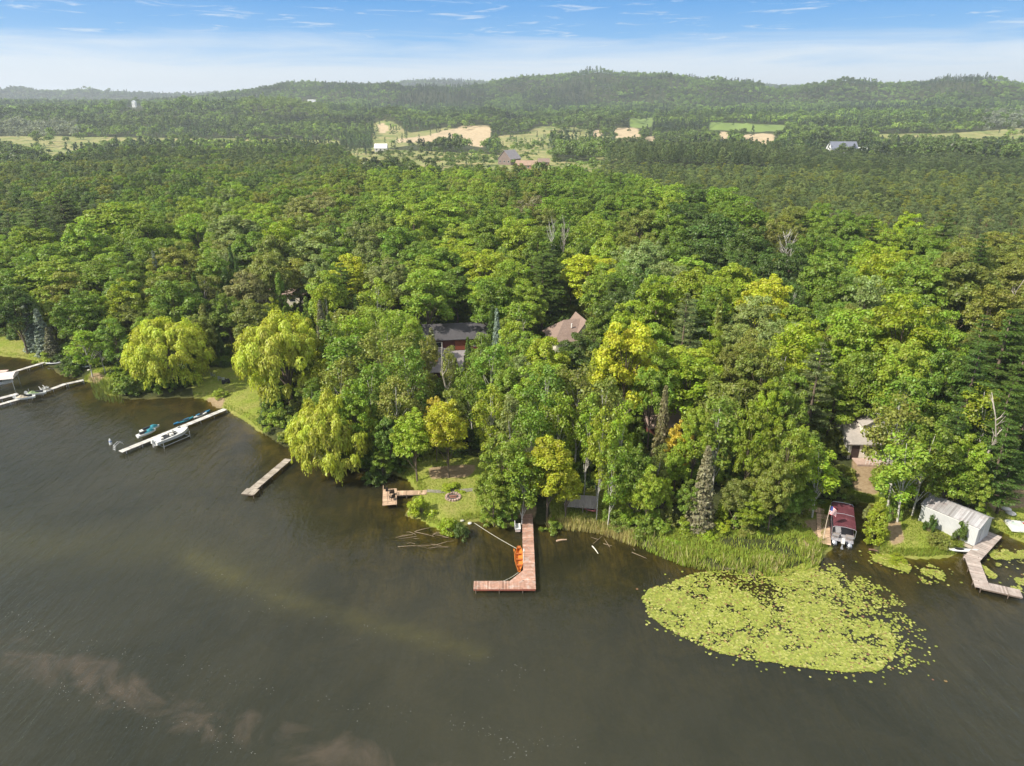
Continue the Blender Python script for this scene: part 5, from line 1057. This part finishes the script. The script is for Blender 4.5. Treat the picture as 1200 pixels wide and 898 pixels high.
# white overturned boat on left lawn, patio things behind the willows
kayak('overturned_boat', 'small white boat pulled up on the left lawn by the leaning birches', atg(107, 430), R(40), WHITE, 3.4, 1.2, z=gz(*atg(107, 430)[:2])+.1, cat='boat')
kayak('overturned_boat', 'grey-white boat on the bank at the shore end of the farthest left dock', atg(63, 427), R(10), mat('grey_boat', (.5, .5, .5), .5), 3.0, 1.0, z=gz(*atg(63, 427)[:2])+.1, cat='boat')
p = atg(265, 449); e = empty('garden_tractor', tuple(p), R(25), 'dark garden cart with a pale seat on the lawn between the two taller willows', 'garden tractor')
MB().box((0, 0, .55), (1.5, .7, .45), taper=.8).build('body', DARK, e); MB().box((-.35, 0, .95), (.45, .45, .4)).build('seat', GREYT, e)
for x in (-.5, .5):
    for y in (-.4, .4): MB().tube([(x, y-.09, .28), (x, y+.09, .28)], .28, 12).build('wheel', DARK, e)
mb = MB(); mb.tube([(.25, 0, .75), (.1, 0, 1.1)], .03, 5); mb.build('steering_column', GREYT, e)
bench_chair('lawn_chair', 'pale lawn chair under the trees behind the leftmost willow, left one', atg(250, 442), gz(*atg(250, 442)[:2]), R(170), GREYT, group='pale lawn chairs behind the leftmost willow'); bench_chair('lawn_chair', 'pale lawn chair beside the dark garden cart', atg(258, 446), gz(*atg(258, 446)[:2]), R(190), GREYT, group='pale lawn chairs behind the leftmost willow')
# raft on right lawn
p = atg(1193, 618); e = empty('swim_raft', tuple(p), R(-12), 'white square raft lying on the right lawn', 'raft'); MB().box((0, 0, .16), (2.4, 2.4, .3), taper=.94).build('float', WHITE, e)
MB().tube([(0, 0, .3), (0, 0, .345)], .75, 18).build('rest_pad', mat('pale_green_pad', (.52, .62, .52), .6), e); MB().box((.85, .5, .36), (.3, .3, .1)).build('cushion', REDF, e)

# ---- pontoon boat
p = at(986, 618, .6); dv = at(984.5, 600, .5)-at(987.5, 640, .5); e = empty('pontoon_boat', (p.x, p.y, 0), math.atan2(dv.y, dv.x), 'pontoon boat under a burgundy canopy with its motor toward open water', 'boat')
PL, PW = 6.6, 2.5
for sy in (-.85, .85): MB().tube([(-PL/2-.2, sy, .1), (PL/2-.9, sy, .1), (PL/2-.3, sy, .22), (PL/2, sy, .4)], [.32, .32, .24, .05], 12).build('pontoon', GREYT, e, True)
MB().box((0, 0, .47), (PL-.3, PW, .1)).build('deck', mat('deck_carpet', (.35, .34, .36), .9), e)
mb = MB()
for sy in (-PW/2+.03, PW/2-.03): mb.box((0.2, sy, .85), (PL-1.2, .035, .55))
mb.box((PL/2-.42, 0, .85), (.035, PW-.1, .55)); mb.build('side_panel', mat('maroon_panel', (.12, .02, .03), .4), e)
mb = MB()
for sy in (-PW/2+.03, PW/2-.03): mb.tube([(-PL/2+.2, sy, .55), (-PL/2+.2, sy, 1.2), (PL/2-.4, sy, 1.2)], .028, 6)
mb.tube([(-PL/2+.2, -PW/2, 1.2), (-PL/2+.2, -.5, 1.2)], .028, 6); mb.tube([(-PL/2+.2, PW/2, 1.2), (-PL/2+.2, .5, 1.2)], .028, 6)
for sy in (-1.0, -.5, .5, 1.0): mb.tube([(-PL/2+.2, sy, .52), (-PL/2+.2, sy, 1.2)], .022, 5)
mb.build('railing', GREYT, e)
mb = MB()
for sy in (-.8, .8): mb.box((-PL/2+.95, sy, .72), (.7, .8, .4)); mb.box((-PL/2+.62, sy, 1.0), (.16, .8, .35))
mb.build('seat', mat('taupe_vinyl', (.32, .28, .26), .5), e)
for j, (x0, x1, zt) in enumerate(((-2.95, .25, 2.25), (.28, 3.2, 2.18))):
    mb = MB(); xs_ = np.linspace(x0, x1, 9)
    top = [[(x, y, zt+.16*(1-(y/1.3)**2)+.05*math.sin(math.pi*(x-x0)/(x1-x0))-.03*abs(math.sin(3.1416*(x-x0)/.75))) for y in np.linspace(-1.28, 1.28, 9)] for x in xs_]
    mb.loft(top, False, False)
    mb.loft([[(x, y, z_-.05) for (x, y, z_) in r_] for r_ in top][::-1], False, False)
    mb.build('canopy', MAROON, e, True)
mb = MB()
for x in (-2.92, .26, 3.15):
    mb.tube([(x, -1.3, 1.2), (x, -1.31, 2.15), (x, -1.1, 2.32), (x, 0, 2.42), (x, 1.1, 2.32), (x, 1.31, 2.15), (x, 1.3, 1.2)], .03, 6)
mb.build('canopy_frame', GREYT, e)
mb = MB(); mb.box((-PL/2-.45, 0, .95), (.55, .42, .5), taper=.75); mb.build('motor_cowl', WHITE, e)
mb = MB(); mb.box((-PL/2-.42, 0, .4), (.16, .14, .9)); mb.box((-PL/2-.62, 0, .02), (.5, .3, .03)); mb.build('motor_leg', GREYT, e)
# ---- flag on the dock
p = at(964.5, 633, .6); e = empty('flag_pole', (p.x, p.y, .6), 0, 'slim pole with a small striped flag beside the burgundy canopy boat', 'flag pole')
MB().tube([(0, 0, 0), (.15, 0.3, 2.4), (.35, .55, 4.6)], [.045, .035, .02], 6).build('pole', mat('pale_pole', (.6, .5, .38), .6), e)
def cloth(i0, i1, w0, w1, mname, c, dy=0):
    mb = MB(); rows = []
    for i in range(i0, i1+1):
        zt = 4.5-i*.085; rows.append([(.33+x*1.0+.04*math.sin(i*.3+x*6), .54-.25*x+.09*math.sin(x*7+i*.2)+dy, zt-.55*x*x) for x in np.linspace(w0, w1, 8)])
    mb.loft(rows, False, False); return mb.build('stripe' if mname != 'flag_canton' else 'canton', mat(mname, c, .8), e)
for i in range(13): cloth(i, i+1, 0, .85, 'flag_red' if i % 2 == 0 else 'flag_white', (.5, .04, .06) if i % 2 == 0 else (.75, .75, .75))
cloth(0, 7, 0, .36, 'flag_canton', (.04, .06, .22), -.012)

# ---- metal boathouse
c0 = at(1077, 610, .7); c1 = at(1141, 638, .7)
ax = (c1-c0); BL = ax.length; ax.normalize(); rz = math.atan2(ax.y, ax.x); BW = 3.7
cen = (c0+c1)/2+Vector((-ax.y, ax.x, 0))*BW/2
e = empty('boathouse', (cen.x, cen.y, 0), rz, 'long grey metal boathouse with a pale galvanised roof at the right', 'boathouse')
BL += .2; wh = 3.0; rhh = .8; z0 = .45
mb = MB(); sec = [(-BW/2, z0), (BW/2, z0), (BW/2, wh), (0, wh+rhh), (-BW/2, wh)]
mb.loft([[(x, y, z_) for y, z_ in sec] for x in (-BL/2, BL/2)]); mb.build('wall', GALS, e)
mb = MB(); nr = 34
for sg in (-1, 1):
    for i in range(nr):
        x = -BL/2-.15+(BL+.3)*(i+.5)/nr
        mb.box((x, sg*(BW/4+.06), wh+rhh/2+.075), ((BL+.3)/nr-.012, BW/2*1.02/math.cos(math.atan2(rhh, BW/2))+.1, .04+(.05 if i % 2 else 0)), 0, -sg*math.atan2(rhh, BW/2))
mb.build('roof', GALR, e)
MB().box((0, 0, wh+rhh+.115), (BL+.3, .3, .05)).build('ridge_cap', GALR, e)
mb = MB(); mb.box((0, -BW/2-.03, wh-.08), (BL+.1, .04, .14)); mb.build('eave_trim', TRIM, e)
mb = MB()
for i in range(40): x = -BL/2+BL*(i+.5)/40; mb.box((x, -BW/2-.012, (wh+z0)/2-.05), (.07, .05, wh-z0-.2))
mb.build('siding_rib', GALS, e)
mb = MB()
for i in range(14): y = -BW/2+BW*(i+.5)/14; mb.box((BL/2+.012, y, (wh+z0)/2-.05), (.02, .03, wh-z0-.2))
mb.build('end_rib', GALS, e)
MB().box((0, -BW/2-.35, .35), (BL*.98, .7, .07)).build('walkway', WOODG, e)
mb = MB(); [mb.tube([(x, -BW/2-.6, -1), (x, -BW/2-.6, .33)], .06, 6) for x in np.linspace(-BL/2+.3, BL/2-.3, 6)]; mb.build('piling', POST, e)
MB().box((BL/2+.03, -.3, 1.45), (.03, 1.0, 1.95)).build('door', mat('pale_door', (.5, .5, .5), .5), e)
MB().box((-BL/2-.5, -BW/2-.1, .4), (1.0, 1.6, .07)).build('landing', WOODG, e)
pm_ = at(1092, 590, .6); e = empty('antenna_mast', (pm_.x, pm_.y, .4), 0, 'thin pale mast rising behind the left end of the boathouse', 'mast'); MB().tube([(0, 0, 0), (.2, .1, 3), (.75, .35, 6.6)], [.05, .04, .02], 6).build('pole', TRIM, e)
kayak('canoe', 'slender white canoe between the boathouse and the zigzag dock', at(1125, 645.5, .3), -.1, WHITE, 4.2, .8, z=.25, cat='canoe')

# ---- houses
def window(e, x, y, z_, w_, h_, rz=0, m=None, glass=GLASS, wall='y-'):
    f = MB()
    if wall in ('y-', 'y+'):
        s = -1 if wall == 'y-' else 1
        for dx in (-w_/2, w_/2): f.box((x+dx, y+s*.03, z_), (.08, .06, h_+.08))
        for dz in (-h_/2, h_/2): f.box((x, y+s*.032, z_+dz), (w_-.08, .06, .08))
        fo = f.build('window', m or TRIM, e); MB().box((x, y+s*.012, z_), (w_-.06, .02, h_-.06)).build('pane', glass, fo)
    else:
        s = -1 if wall == 'x-' else 1
        for dy in (-w_/2, w_/2): f.box((x+s*.03, y+dy, z_), (.06, .08, h_+.08))
        for dz in (-h_/2, h_/2): f.box((x+s*.032, y, z_+dz), (.06, w_-.08, .08))
        fo = f.build('window', m or TRIM, e); MB().box((x+s*.012, y, z_), (.02, w_-.06, h_-.06)).build('pane', glass, fo)
def gable(e, cx, cy, L, W, wh, rh_, z0=0, wm=CREAM, rm=SHING, along='x', over=.45, hip=False):
    wb = MB(); rb_ = MB()
    if along == 'x':
        secw = [(-W/2, z0), (W/2, z0), (W/2, wh), (0, wh+rh_-.02), (-W/2, wh)]
        if hip: wb.box((cx, cy, (z0+wh)/2), (L, W, wh-z0))
        else: wb.loft([[(cx+x, cy+y, z_) for y, z_ in secw] for x in (-L/2, L/2)])
        a = W/2+over; dz = rh_*over/(W/2); ins = (W/2*.9 if hip else 0)
        for sg in (-1, 1):
            q = [(cx-L/2-over, cy+sg*a, wh-dz), (cx+L/2+over, cy+sg*a, wh-dz), (cx+L/2+over-ins, cy, wh+rh_), (cx-L/2-over+ins, cy, wh+rh_)]
            rb_.loft([[(x, y, z_+.03) for x, y, z_ in q], [(x, y, z_+.16) for x, y, z_ in q]])
        if hip:
            for sx in (-1, 1):
                q = [(cx+sx*(L/2+over), cy-a, wh-dz), (cx+sx*(L/2+over), cy+a, wh-dz), (cx+sx*(L/2+over-ins), cy, wh+rh_)]
                rb_.loft([[(x, y, z_+.031) for x, y, z_ in q], [(x, y, z_+.162) for x, y, z_ in q]])
    else:
        secw = [(-L/2, z0), (L/2, z0), (L/2, wh), (0, wh+rh_-.02), (-L/2, wh)]
        wb.loft([[(cx+x, cy+y, z_) for x, z_ in secw] for y in (-W/2, W/2)])
        a = L/2+over; dz = rh_*over/(L/2)
        for sg in (-1, 1):
            q = [(cx+sg*a, cy-W/2-over, wh-dz), (cx+sg*a, cy+W/2+over, wh-dz), (cx, cy+W/2+over, wh+rh_), (cx, cy-W/2-over, wh+rh_)]
            rb_.loft([[(x, y, z_+.03) for x, y, z_ in q], [(x, y, z_+.16) for x, y, z_ in q]])
    wb.build('wall', wm, e); rb_.build('roof', rm, e)
# beige cottage
p = atg(1018, 543); e = empty('cottage', tuple(p), R(-3), 'beige two-storey cottage with a grey roof half hidden by trees', 'house'); z0 = -.3
gable(e, 2.0, 4.2, 9.5, 6.0, 2.9, 1.9, z0, CREAM, mat('pale_grey_shingle', (.36, .32, .29), .95, var=.2, scale=4), 'x', .5)
gable(e, 1.3, 4.6, 4.2, 5.6, 5.4, 1.5, 2.5, mat('pale_cream', (.72, .67, .58), .7, var=.08), mat('pale_grey_shingle', (.36, .32, .29), .95), 'y', .35)
window(e, .5, 1.8, 4.4, 1.4, 1.5); window(e, 2.3, 1.8, 4.4, 1.1, 1.4)
MB().box((-1.75, 1.17, 1.15), (1.15, .05, 2.3)).build('door', mat('dark_brown_door', (.05, .03, .025), .6), e)
window(e, .2, 1.2, 1.55, 1.3, 1.3); window(e, 2.0, 1.2, 1.55, 1.3, 1.3); window(e, 5, 1.2, 1.55, 1.6, 1.3)
mb = MB(); mb.box((1.2, .1, .2), (6.5, 2.0, .14)); mb.build('porch_deck', mat('pinkish_deck', (.46, .33, .27), .85), e)
mb = MB(); mb.box((1.2, -.95, -.1), (6.5, .12, .55)); mb.build('porch_wall', mat('patterned_stone', (.30, .22, .18), .9, var=.5, scale=2), e)
mb = MB(); mb.box((-2.68, 2.4, 1.5), (.14, 2.6, 3.1), 0, .0); mb.build('side_trim', TRIM, e)
mb = MB(); mb.box((1.6, -.9, .95), (5, .05, .06)); [mb.box((-.9+.5*i, -.9, .6), (.05, .05, .7)) for i in range(11)]; mb.build('railing', TRIM, e)
# dark cabins in the middle
p = atg(522, 448); e = empty('cabin', tuple(p), R(6), 'cabin with a broad grey-brown roof and red walls behind the bare birch', 'house')
gable(e, .3, 4.5, 8.4, 9.0, 2.5, 2.1, -.3, REDW, mat('grey_brown_shingle', (.20, .175, .17), .95, var=.3, scale=4, dirt=(.27, .24, .23)), 'x', .7)
gable(e, -4.2, -.2, 2.8, 2.8, 2.3, 1.0, -.3, mat('bright_red_siding', (.42, .09, .05), .8), SHING, 'y', .2)
window(e, 2.2, 0, 1.5, 1.6, 1.1); MB().box((.2, -.03, 1.05), (1.0, .05, 2.1)).build('door', mat('dark_brown_door', (.05, .03, .025), .6), e)
mb = MB(); mb.box((-1.0, -2.3, .1), (6, 3.2, .16)); mb.build('porch_deck', mat('pale_deck', (.42, .36, .33), .85), e); MB().box((-1.6, 1.6, 5.0-.55), (.7, .7, 1.3)).build('chimney', mat('orange_brick', (.45, .26, .10), .9), e)
p = atg(535, 412); e = empty('cabin', tuple(p), R(8), 'rear cabin with a dark roof and a bright red wall panel under tall trees', 'house')
gable(e, 0, 4.2, 13.0, 7.5, 2.9, 2.0, -.3, REDW, mat('very_dark_shingle', (.075, .07, .075), .95, var=.3, scale=4), 'x', .6)
window(e, -3.8, .45, 1.5, 1.7, 1.2); window(e, 4.5, .45, 1.5, 1.7, 1.2); MB().box((.9, .40, 1.35), (2.2, .08, 2.3)).build('door', mat('vivid_red_panel', (.26, .07, .04), .7), e)
mb = MB(); mb.box((-2.8, -.5, .75), (4.5, 1.4, .12)); mb.box((-2.8, -1.15, 1.25), (4.5, .06, .07)); [mb.box((-5.0+.55*i, -1.15, .95), (.05, .05, .6)) for i in range(9)]; mb.build('porch_deck', mat('pale_deck', (.42, .36, .33), .85), e)
# brown hip roof
p = atg(677, 420); e = empty('house', tuple(p), R(14), 'house whose brown hip roof shows between the crowns right of the cabins', 'house')
gable(e, 0, 4, 9.4, 7.6, 4.2, 2.9, -.3, CREAM, SHINB, 'x', .6, hip=True); gable(e, 2.0, 4.4, 4.4, 6.4, 4.6, 2.9, 2, CREAM, SHINB, 'y', .4)
window(e, -2, .2, 2.2, 1.6, 1.4); window(e, 2, .2, 2.2, 1.6, 1.4); mb = MB(); mb.tube([(-.8, 2.2, 6), (-.8, 2.2, 6.9)], .13, 8); mb.build('vent_pipe', TRIM, e)
p = atg(330, 362); e = empty('house', tuple(p), R(-4), 'low house with a brown roof half hidden in the left woods', 'house')
gable(e, 0, 4, 13, 7, 4.0, 2.4, -.3, CREAM, mat('pinkish_shingle', (.33, .24, .20), .95, var=.2), 'x', .5); window(e, -3, .5, 2.4, 1.5, 1.2); window(e, 3, .5, 2.4, 1.5, 1.2); MB().box((-5.6, .2, 4.4), (.5, 1.6, .1)).build('gutter_board', TRIM, e)
p = atg(66, 390); e = empty('house', tuple(p), R(20), 'low grey-roofed house behind the blue spruces at the left', 'house')
gable(e, 0, 3, 7, 5, 2.4, 1.5, -.3, CREAM, mat('pale_grey_shingle', (.36, .32, .29), .95), 'x', .5); window(e, -2, 0, 1.6, 1.4, 1.1); window(e, 2, 0, 1.6, 1.4, 1.1)
p = atg(792, 520); e = empty('cottage', tuple(p), R(5), 'pinkish-brown cottage roof barely visible left of the greyish spruce', 'house')
gable(e, 0, 4, 8, 6, 2.7, 1.8, -.3, REDW, mat('pinkish_shingle', (.33, .24, .20), .95), 'x', .5); window(e, 0, 1, 1.5, 1.4, 1.0)
# far houses
def far_house(px_, py_, L, W, wh, rh_, wm, rm, label, up=0, rz=0, along='x', cat='house', nm='house'):
    tt = np.arange(300, 4500, 4.); d_ = Vector(((px_-600)/F, CT-(py_-449)/F*ST, -ST-(py_-449)/F*CT)); d_.normalize(); hx = d_.x*tt; hy = d_.y*tt; hz_ = CAMZ+d_.z*tt
    tz = terrain(hx, hy, np.full(len(tt), 200.)); hit = np.nonzero(tz > hz_)[0]; ii = hit[0] if len(hit) else 900
    q = Vector((hx[ii], hy[ii], 0)); z_ = float(tz[ii])
    0 and print('far house', px_, py_, tuple(round(v) for v in q), round(z_), len(hit))
    e = empty(nm, (q.x, q.y, z_+up), rz, label, cat, 'houses in the distance'); gable(e, 0, 0, L, W, wh, rh_, -2, wm, rm, along, .5)
    for k in range(max(2, int(L/4))): window(e, -L/2+L*(k+.5)/max(2, int(L/4)), -W/2, wh*.55, 1.6, 1.4)
    return e
WHS = mat('white_siding', (.78, .78, .76), .7, var=.05)
far_house(985, 183, 26, 14, 6.5, 6, WHS, mat('slate_roof', (.16, .17, .21), .9), 'white farmhouse with a slate roof beyond the tall pines at right', 1)
far_house(1007, 182, 14, 8, 4.0, 2.5, WHS, WHS, 'low white outbuilding right of the far white farmhouse', 1)
far_house(366, 123, 20, 12, 9, 1.2, WHS, WHS, 'white block-like house on top of the left hill', 1); far_house(158, 126, 8, 8, 12, 3, WHS, WHS, 'small white gable on the left hill crest', 1, along='y')
far_house(447, 178, 13, 9, 4, 4, mat('pale_farm_wall', (.6, .55, .5), .8), WHS, 'white roofed shed at the foot of the far sand hill, left')
far_house(597, 193, 13, 15, 5, 6.5, BARNM, mat('barn_roof', (.30, .27, .27), .8), 'dark barn with a steep pale-edged roof in the far valley', 0, R(-35), 'y', 'barn', 'barn')
far_house(617, 198, 16, 9, 3, 3, mat('rust_wall', (.3, .17, .12), .8), ORGR, 'low far building with an orange and pale green roof right of the barn', 0, R(-10)); far_house(637, 194, 9, 7, 3, 2.5, mat('rust_wall', (.3, .17, .12), .8), SHINB, 'small brown shed, rightmost of the far valley farm buildings')

# ------------------------------------------------------------------ reeds, grass, lily pads, foam
def inpoly_pts(poly, n, z=0.):
    xs_ = [p[0] for p in poly]; ys_ = [p[1] for p in poly]; a = rng.uniform(min(xs_), max(xs_), n); b = rng.uniform(min(ys_), max(ys_), n); k = inpoly(a, b, poly); return a[k], b[k]
def unproj(px_, py_, z_):
    d = (px_-600)/F; v = (py_-449)/F; dx, dy, dz = d, CT-v*ST, -ST-v*CT; t = (z_-CAMZ)/dz; return dx*t, dy*t
def worldpoly(poly, n):
    """even spread over the ground inside a shore patch"""
    W = [at(*p) for p in poly]; P2 = [(q.x, q.y) for q in W]; xs_ = [q[0] for q in P2]; ys_ = [q[1] for q in P2]
    a = rng.uniform(min(xs_), max(xs_), n); b = rng.uniform(min(ys_), max(ys_), n); k = inpoly(a, b, P2); return a[k], b[k]
GR = leafmat('reed_blade', False)
def blades(name, x, y, h, wd, cols, label, cat, zmin=-.1):
    n = len(x); z_ = np.maximum(terrain(x, y), zmin); an = rng.uniform(0, 6.28, n); ln = rng.uniform(0, .35, n)*h; la = rng.uniform(0, 6.28, n); h = h*rng.uniform(.6, 1.2, n)
    B = np.stack([x, y, z_], 1); s = np.stack([np.cos(an), np.sin(an), 0*an], 1)*wd; l = np.stack([np.cos(la)*ln, np.sin(la)*ln, h], 1)
    V = np.empty((n, 4, 3)); V[:, 0] = B-s; V[:, 1] = B+s; V[:, 2] = B+l+s*.25; V[:, 3] = B+l*np.array([1, 1, 1])-s*.25
    me = bpy.data.meshes.new(name); me.vertices.add(4*n); me.vertices.foreach_set('co', V.reshape(-1)); me.loops.add(4*n); me.loops.foreach_set('vertex_index', np.arange(4*n, dtype=np.int32))
    me.polygons.add(n); me.polygons.foreach_set('loop_start', np.arange(0, 4*n, 4, dtype=np.int32)); me.update(calc_edges=True); addattr(me, 'lv', np.repeat(rng.random(n), 4)); me.materials.append(GR)
    o = link(name, me); o.color = cols; return tag(o, label, cat, kind='stuff')
REED = [(740,628),(760,618),(800,618),(860,618),(900,610),(936,612),(962,640),(962,662),(930,674),(890,678),(840,672),(800,664),(755,645),(735,636)]
x, y = worldpoly(REED, 60000); sd = shore_sd(x, y); fl = fbm(x*.3, y*.3, 8, 3); k = (sd > -1.5+3*(fl-.5)) & (rng.random(len(x)) < np.clip((fl-.3)*4, .06, 1))
blades('reed_bed', x[k], y[k], np.where(sd[k] < 1.3, .78, .45)*(.35+1.3*fbm(x[k]*.45, y[k]*.45, 4, 3)), .05, (.34, .40, .07, 1), 'tall yellow-green reeds and marsh grass along the water edge right of the L-shaped dock', 'reeds')
k2 = k & (rng.random(len(x)) < .1) & (sd < 1.2); blades('dry_reeds', x[k2], y[k2], 1.2, .04, (.58, .48, .26, 1), 'dry tan reed stalks mixed in at the outer edge of the reed bed', 'reeds')
x, y = worldpoly([(640,612),(742,618),(745,642),(700,632),(640,624)], 9000); sd = shore_sd(x, y); k = (sd > -.9) & (sd < .9) & (rng.random(len(x)) < .5); blades('dry_reeds', x[k], y[k], .95, .04, (.48, .42, .18, 1), 'dry tan grass fringe at the bank in front of the plank lean-to', 'reeds')
x, y = worldpoly([(104,444),(145,455),(145,474),(112,470)], 2500); k = shore_sd(x, y) > -2.5; blades('reed_clump', x[k], y[k], 1.0, .04, (.16, .20, .05, 1), 'thin green reeds in the shallows left of the leftmost willow', 'reeds')
X_ = []; Y_ = []
for q in LAWN:
    x, y = worldpoly([(max(-60, min(1260, a)), b) for a, b in q], 26000); X_.append(x); Y_.append(y)
x = np.concatenate(X_); y = np.concatenate(Y_); sd = shore_sd(x, y); z_ = terrain(x, y, sd); px_, py_ = proj(x, y, z_); k = (sd > .15) & ~pm(px_, py_, BARE) & (rng.random(len(x)) < np.where(sd < 1.2, 1, .6)); edge = sd[k] < 1.3
blades('lawn_grass', x[k], y[k], np.where(edge, .38, .13), (.035), (.24, .29, .04, 1), 'short mown grass with longer tufts at the water edge', 'grass')

# lily pads
def pads(name, x, y, label, rr_=(.07, .16), dens=None):
    e_ = rng.random(len(x)) < .06; x = x+np.where(e_, rng.normal(0, .9, len(x)), 0); y = y+np.where(e_, rng.normal(0, .9, len(x)), 0)
    n = len(x); k = 9; rad = rng.uniform(*rr_, n); rot = rng.uniform(0, 6.28, n); V = np.empty((n, k, 3)); tilt = rng.normal(0, .05, (n, 2)); zb = .012+rng.random(n)*.05
    for j in range(k):
        a = rot+.25+(6.283-.5)*j/(k-2) if j < k-1 else rot; q = rad if j < k-1 else rad*.1
        V[:, j, 0] = x+np.cos(a)*q; V[:, j, 1] = y+np.sin(a)*q; V[:, j, 2] = zb+np.cos(a)*q*tilt[:, 0]+np.sin(a)*q*tilt[:, 1]+(.01 if j < k-1 else 0)
    me = bpy.data.meshes.new(name); me.vertices.add(n*k); me.vertices.foreach_set('co', V.reshape(-1)); me.loops.add(n*k); me.loops.foreach_set('vertex_index', np.arange(n*k, dtype=np.int32))
    me.polygons.add(n); me.polygons.foreach_set('loop_start', np.arange(0, n*k, k, dtype=np.int32)); me.update(calc_edges=True); addattr(me, 'lv', np.repeat(rng.random(n), k)); me.materials.append(PADM)
    return tag(link(name, me), label, 'lily pads', kind='stuff')
PADM, nt, out = newmat('lily_pad'); lv = N(nt, 'ShaderNodeAttribute', attribute_name='lv').outputs['Fac']
c = ramp(nt, lv, [(0, (.16, .07, .04)), (.04, (.24, .15, .05)), (.08, (.16, .19, .03)), (.35, (.20, .23, .03)), (.75, (.28, .305, .045)), (1, (.40, .38, .12))])
b = N(nt, 'ShaderNodeBsdfPrincipled'); nt.links.new(c, b.inputs['Base Color']); b.inputs['Roughness'].default_value = .45; nt.links.new(b.outputs[0], out.inputs[0])
BIG = [(752,702),(762,690),(790,682),(815,672),(850,668),(900,672),(960,660),(985,668),(1000,690),(1022,712),(1040,735),(1050,755),(1046,772),(1030,786),(985,788),(940,782),(905,776),(875,774),(840,764),(805,750),(778,735),(760,720)]
x, y = worldpoly(BIG, 62000); px_, py_ = proj(x, y, x*0)
fl = fbm(x*.9, y*.9, 14, 3); f2 = fbm(x*.25, y*.25, 15, 3)
den = np.clip(.16+.9*np.clip(((py_-672)/55+(905-px_)/190)*.9+(f2-.45)*2.2, 0, 1), .06, 1)
k = (rng.random(len(x)) < np.clip(den, .08, 1)*np.clip((fl-.28)*5.5, .2, 1))
k &= rng.random(len(x)) < .9
pads('lily_pads', x[k], y[k], 'broad yellow-green mat of lily pads on the open water below the reeds')
x, y = worldpoly([(985,665),(1040,690),(1075,720),(1100,760),(1090,790),(1040,792),(1030,740),(1000,700)], 5000); fl = fbm(x*.8, y*.8, 24, 3); qx, qy = proj(x, y, x*0); k = (fl > .42) & (rng.random(len(x)) < np.clip(.75-(qx-1010)/115, .04, .7)); pads('scattered_pads', x[k], y[k], 'loose lily pads straggling off the right side of the big mat', (.07, .16))
for nm, q, n_, th, lb in (('lily_patch', [(1145,655),(1165,645),(1215,640),(1240,690),(1200,695),(1165,680),(1148,668)], 4200, .47, 'patch of lily pads inside the bend of the zigzag dock'), ('lily_patch', [(1070,668),(1090,662),(1116,672),(1105,686),(1082,684)], 620, .52, 'small patch of lily pads left of the zigzag dock'), ('lily_patch', [(1022,650),(1040,650),(1068,664),(1064,672),(1040,664),(1024,658)], 900, .2, 'dense little lily patch just below the grassy cedar point'), ('lily_patch', [(880,664),(960,655),(985,668),(960,680),(900,684)], 1700, .42, 'sparse lily pads between the reed bed and the big mat')):
    x, y = worldpoly(q, n_*2); fl = fbm(x*.6, y*.6, 34, 3); k = fl > th; pads(nm, x[k], y[k], lb, (.07, .16))
# foam flecks drifting in lines
fx = []; fy = []
for line, n_ in (([(-10,715),(60,745),(200,775),(290,800),(420,830),(560,850),(610,880)], 130), ([(-10,800),(60,805),(120,815),(170,845),(240,860),(300,880)], 80), ([(230,660),(300,705),(380,735),(470,745),(600,790),(640,800)], 70), ([(600,900),(640,860),(690,880)], 20)):
    t = np.sort(rng.random(n_))*(len(line)-1); i = np.minimum(t.astype(int), len(line)-2); L_ = np.array(line); q = L_[i]+(L_[i+1]-L_[i])*(t-i)[:, None]; cl_ = rng.normal(0, 7, (n_, 2)); q += cl_
    a, b_ = unproj(q[:, 0], q[:, 1], 0.01); fx.append(a); fy.append(b_)
x = np.concatenate(fx); y = np.concatenate(fy); mb = MB()
for a, b_ in zip(x, y):
    r0 = random.uniform(.012, .034); mb.quadpts([(a+r0*math.cos(t), b_+r0*math.sin(t), .012) for t in (0, 1.05, 2.1, 3.14, 4.2, 5.2)])
ob = mb.build('foam_flecks', mat('foam', (.42, .42, .39), .8)); tag(ob, 'tiny pale foam flecks drifting in lines on the open water', 'foam', kind='stuff')
